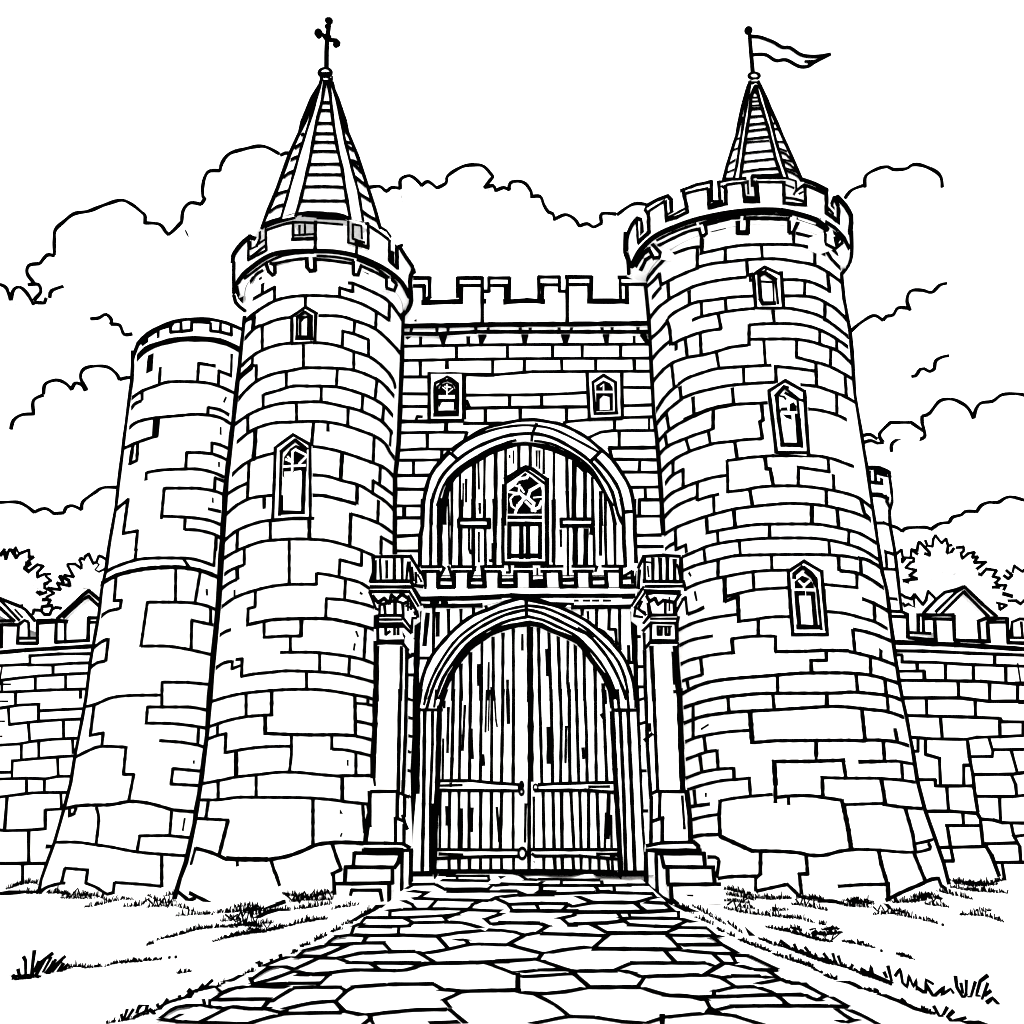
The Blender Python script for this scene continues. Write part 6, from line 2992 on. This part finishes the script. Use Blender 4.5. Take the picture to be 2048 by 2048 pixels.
# ================================================================== TREES
def tree(label, Y, key, blobs, trunk, cat='tree', name='tree'):
    """white leafy clumps with inked leaf edges"""
    tx, ty = trunk; base = pt(Y, tx, ty); root = empty(name, (base.x, Y, 0)); tag(root, label, cat, 'trees behind the castle walls' if cat == 'tree' else None)
    cr_ = MB(); rnd = random.Random(len(key) * 7 + int(tx))
    for (x, y, r) in blobs:
        c0 = pt(Y + .6, x, y); rr = r * pxm(c0)
        for k in range(70):                        # leaf clumps through the volume
            v = Vector((rnd.gauss(0, 1), rnd.gauss(0, 1), rnd.gauss(0, 1))).normalized() * rr * rnd.uniform(.55, 1)
            v.y = abs(v.y) * .9 + .1; p0 = c0 + v; s2 = rr * rnd.uniform(.12, .22)
            a_ = Vector((rnd.uniform(-1, 1), rnd.uniform(-1, 1), rnd.uniform(-1, 1))).normalized(); b_ = a_.orthogonal().normalized(); c2 = a_.cross(b_)
            cr_.add([p0 + b_ * s2, p0 + c2 * s2 * .6, p0 - b_ * s2, p0 - c2 * s2 * .6, p0 + a_ * s2 * .5], [(0, 1, 4), (1, 2, 4), (2, 3, 4), (3, 0, 4), (0, 3, 2, 1)])
        cr_.ball(c0, rr * .62, 0, .95, 12)
    WID_ = 0; cr_.trace(YP(Y), None, txt='\n'.join(l if l[0] == '@' else re.sub(r'^([ls])([\d.]+)', lambda q_: q_.group(1) + '%g' % (float(q_.group(2)) - 1.4), l) for l in T[key].strip().splitlines())); cr_.build('crown', M_LEAF, root)
    if cat == 'tree':
        t = MB(); z = base.z
        t.tube([(base.x, Y + 1.2, -.1), (base.x + .1, Y + 1.2, z * .45), (base.x - .1, Y + 1.2, z * .8), (base.x, Y + 1.2, z)], [.5, .38, .3, .18], 0, 10)
        for k in range(4):
            an = k * 1.6; t.tube([(base.x, Y + 1.2, z * (.5 + .08 * k)), (base.x + 1.3 * math.cos(an), Y + 1.6 + .5 * math.sin(an), z * (.72 + .06 * k))], [.18, .07], 0, 8)
        t.build('trunk', M_WOOD, root)
tree('ragged leafy tree at the far left edge behind the wall', 58, 'tree_a', [(8, 1160, 42), (45, 1165, 38), (60, 1190, 30), (-40, 1150, 50), (75, 1200, 22)], (20, 1160))
tree('leafy treetop beside the rear left tower, behind the gabled house', 60, 'tree_b', [(150, 1175, 28), (180, 1160, 32), (200, 1170, 30), (165, 1195, 30)], (180, 1150))
tree('largest leafy treetop behind the right wall, above the gabled roof', 60, 'tree_c', [(1860, 1135, 40), (1900, 1125, 40), (1935, 1150, 38), (1845, 1150, 28), (1975, 1190, 26)], (1895, 1130))
tree('leafy treetop cut off by the right edge of the picture', 62, 'tree_d', [(2040, 1180, 32), (2070, 1170, 40)], (2050, 1160))
tree('low bush between the slender rear right tower and the gabled roof', 56, 'bush_right', [(1820, 1205, 14), (1845, 1208, 18), (1865, 1205, 16)], (1840, 1215), 'bush', 'bush')

# ================================================================== CLOUDS
names = {'a': ('tall cumulus cloud behind the left spire, stepping down to the left', 210), 'b': ('small double humped cloud at the left edge of the sky', 190), 'c': ('tiny curl of cloud right of the double humped one', 185),
         'd': ('short wisp of cloud above the rear left tower', 170), 'e': ('stepped cloud left of the rear left tower top', 180), 'f': ('lowest long cloud at the left edge, above the trees', 230),
         'g': ('long bumpy cloud bank between the two spires', 240), 'h': ('rounded cloud right of the right spire', 200), 'i': ('ragged cloud trailing right from the right tower top', 190),
         'j': ('smallest wavy wisp of cloud in the right sky', 175), 'k': ('flat topped cloud touching the right tower halfway up', 200), 'm': ('big humped cloud at the right edge of the sky', 215), 'n': ('lowest long cloud on the right, above the big treetop', 235)}
for k_, (lab, Y) in names.items():
    hd, body_ = CL[k_]; txt = '@' + hd[1:].split()[0] + '\n' + body_
    cm = MB(); pl = YP(Y); allp = []
    for mode, w, white, pts in parse(txt):
        q = smooth(pts, 4) if mode == 's' else resample(pts, 4); allp.append(q)
        p3 = [pl.hit(*p)[0] for p in q]; s_ = pxm(p3[0])
        cm.tube(p3, [7.6 / 2 * s_ * (1 + .1 * math.sin(i * .7)) for i in range(len(p3))], 1, 8)
        # billowing body hanging under the edge, thick as well as tall
        B = 8; vs = []
        for i, p in enumerate(p3):
            hgt = 15 * s_ * (.5 + .5 * math.sin(math.pi * (i + .5) / len(p3)))
            for j in range(B):
                t = 2 * math.pi * j / B; vs.append(p + Vector((0, 4 + math.sin(t) * hgt * 1.6, -hgt * .55 + math.cos(t) * hgt * .5)))
        N = len(p3)
        cm.add(vs, [(i * B + j, i * B + (j + 1) % B, (i + 1) * B + (j + 1) % B, (i + 1) * B + j) for i in range(N - 1) for j in range(B)] + [tuple(range(B)), tuple((N - 1) * B + j for j in range(B))], 0)
    tag(cm.build('cloud', M_CLOUD), lab, 'cloud', 'clouds in the sky')
# grass: inked tufts and blades, standing up from the ground
class Foot:                                        # ground, or the battered foot of a tower or wall standing on it
    def hit(s, x, y):
        p, n_ = G_GROUND.hit(x, y)
        for L_ in FEET:
            q_, k_ = L_.hit(x, y)
            if isinstance(L_, Loft):
                Xc, R = L_.at(q_.z)
                if abs(math.hypot(q_.x - Xc, q_.y - L_.Yc) - R) > .05: continue
            if q_.y < p.y and q_.z > -.5: p, n_ = q_ + Vector((0, -.03, 0)), n_
        return p, n_
FOOT = Foot()
m = MB()
def blades(pts, w):
    """a ragged low tuft line made of many upright blades"""
    near = pts[0][1] > 1850; q = resample(pts, 1.8 if near else 2.0); N = len(q)
    for i, (x, y) in enumerate(q):
        env = .35 + .65 * math.sin(math.pi * (i + .5) / N) ** .5
        P0, _ = FOOT.hit(x + random.uniform(-1, 1), y + w * .5 + random.uniform(-1.2, 1.2)); s_ = pxm(P0)
        h = (w * 1.15 + abs(random.gauss(0, 4.4 if y < 1850 else 3.0))) * env * s_; lean = random.uniform(-5, 5) * s_
        wd = (random.uniform(1.6, 2.8) if near else random.uniform(1.1, 2.0)) * s_
        a = P0 + Vector((-wd, 0, -.01)); b = P0 + Vector((wd, .0, -.01)); t = P0 + Vector((lean, random.uniform(-.02, .02), h))
        t1 = P0 + Vector((lean * .6 - wd * .8, .01, h * .8)); t2 = P0 + Vector((lean * .6 + wd * .8, -.01, h * .75))
        m.add([a, b, t2, t, t1, P0 + Vector((0, wd, 0))], [(0, 1, 2, 3, 4), (1, 5, 2), (5, 0, 4)], 1)
for mode, w, white, pts in parse(T['grass']):
    if mode == 'g': blades(pts, 5.0)
    elif mode == 'd':
        P0, _ = FOOT.hit(pts[0][0], pts[0][1] + 3); m.ball(P0 + Vector((0, 0, 3 * pxm(P0))), 3.4 * pxm(P0), 1, 1, 8)
    elif mode == 'f': m.fill(G_GROUND, pts)
    else:                                          # single stems: stand in the plane of their lowest point
        lo = max(p[1] for p in pts); P0, _ = FOOT.hit(pts[0][0], lo)
        flat = mode in 's' or (max(p[0] for p in pts) - min(p[0] for p in pts)) > 3.5 * (lo - min(p[1] for p in pts))
        q = smooth(pts, 6) if mode == 's' else resample(pts, 5)
        ww = 3.8 if mode == 'z' else w + 1.6
        if flat and mode != 'z':
            m.ribbon(G_GROUND, q, w, lim=30); continue
        pl = YP(P0.y); p3 = [pl.hit(*p)[0] for p in q]
        m.tube(p3, [ww / 2 * pxm(P0) * (1.1 - .35 * i / len(p3)) for i in range(len(p3))], 1, 6)
tag(m.build('grass', M_INK), 'short tufts of grass scattered over the ground around the castle', None, None, 'stuff')

print('OBJS', len(bpy.data.objects))
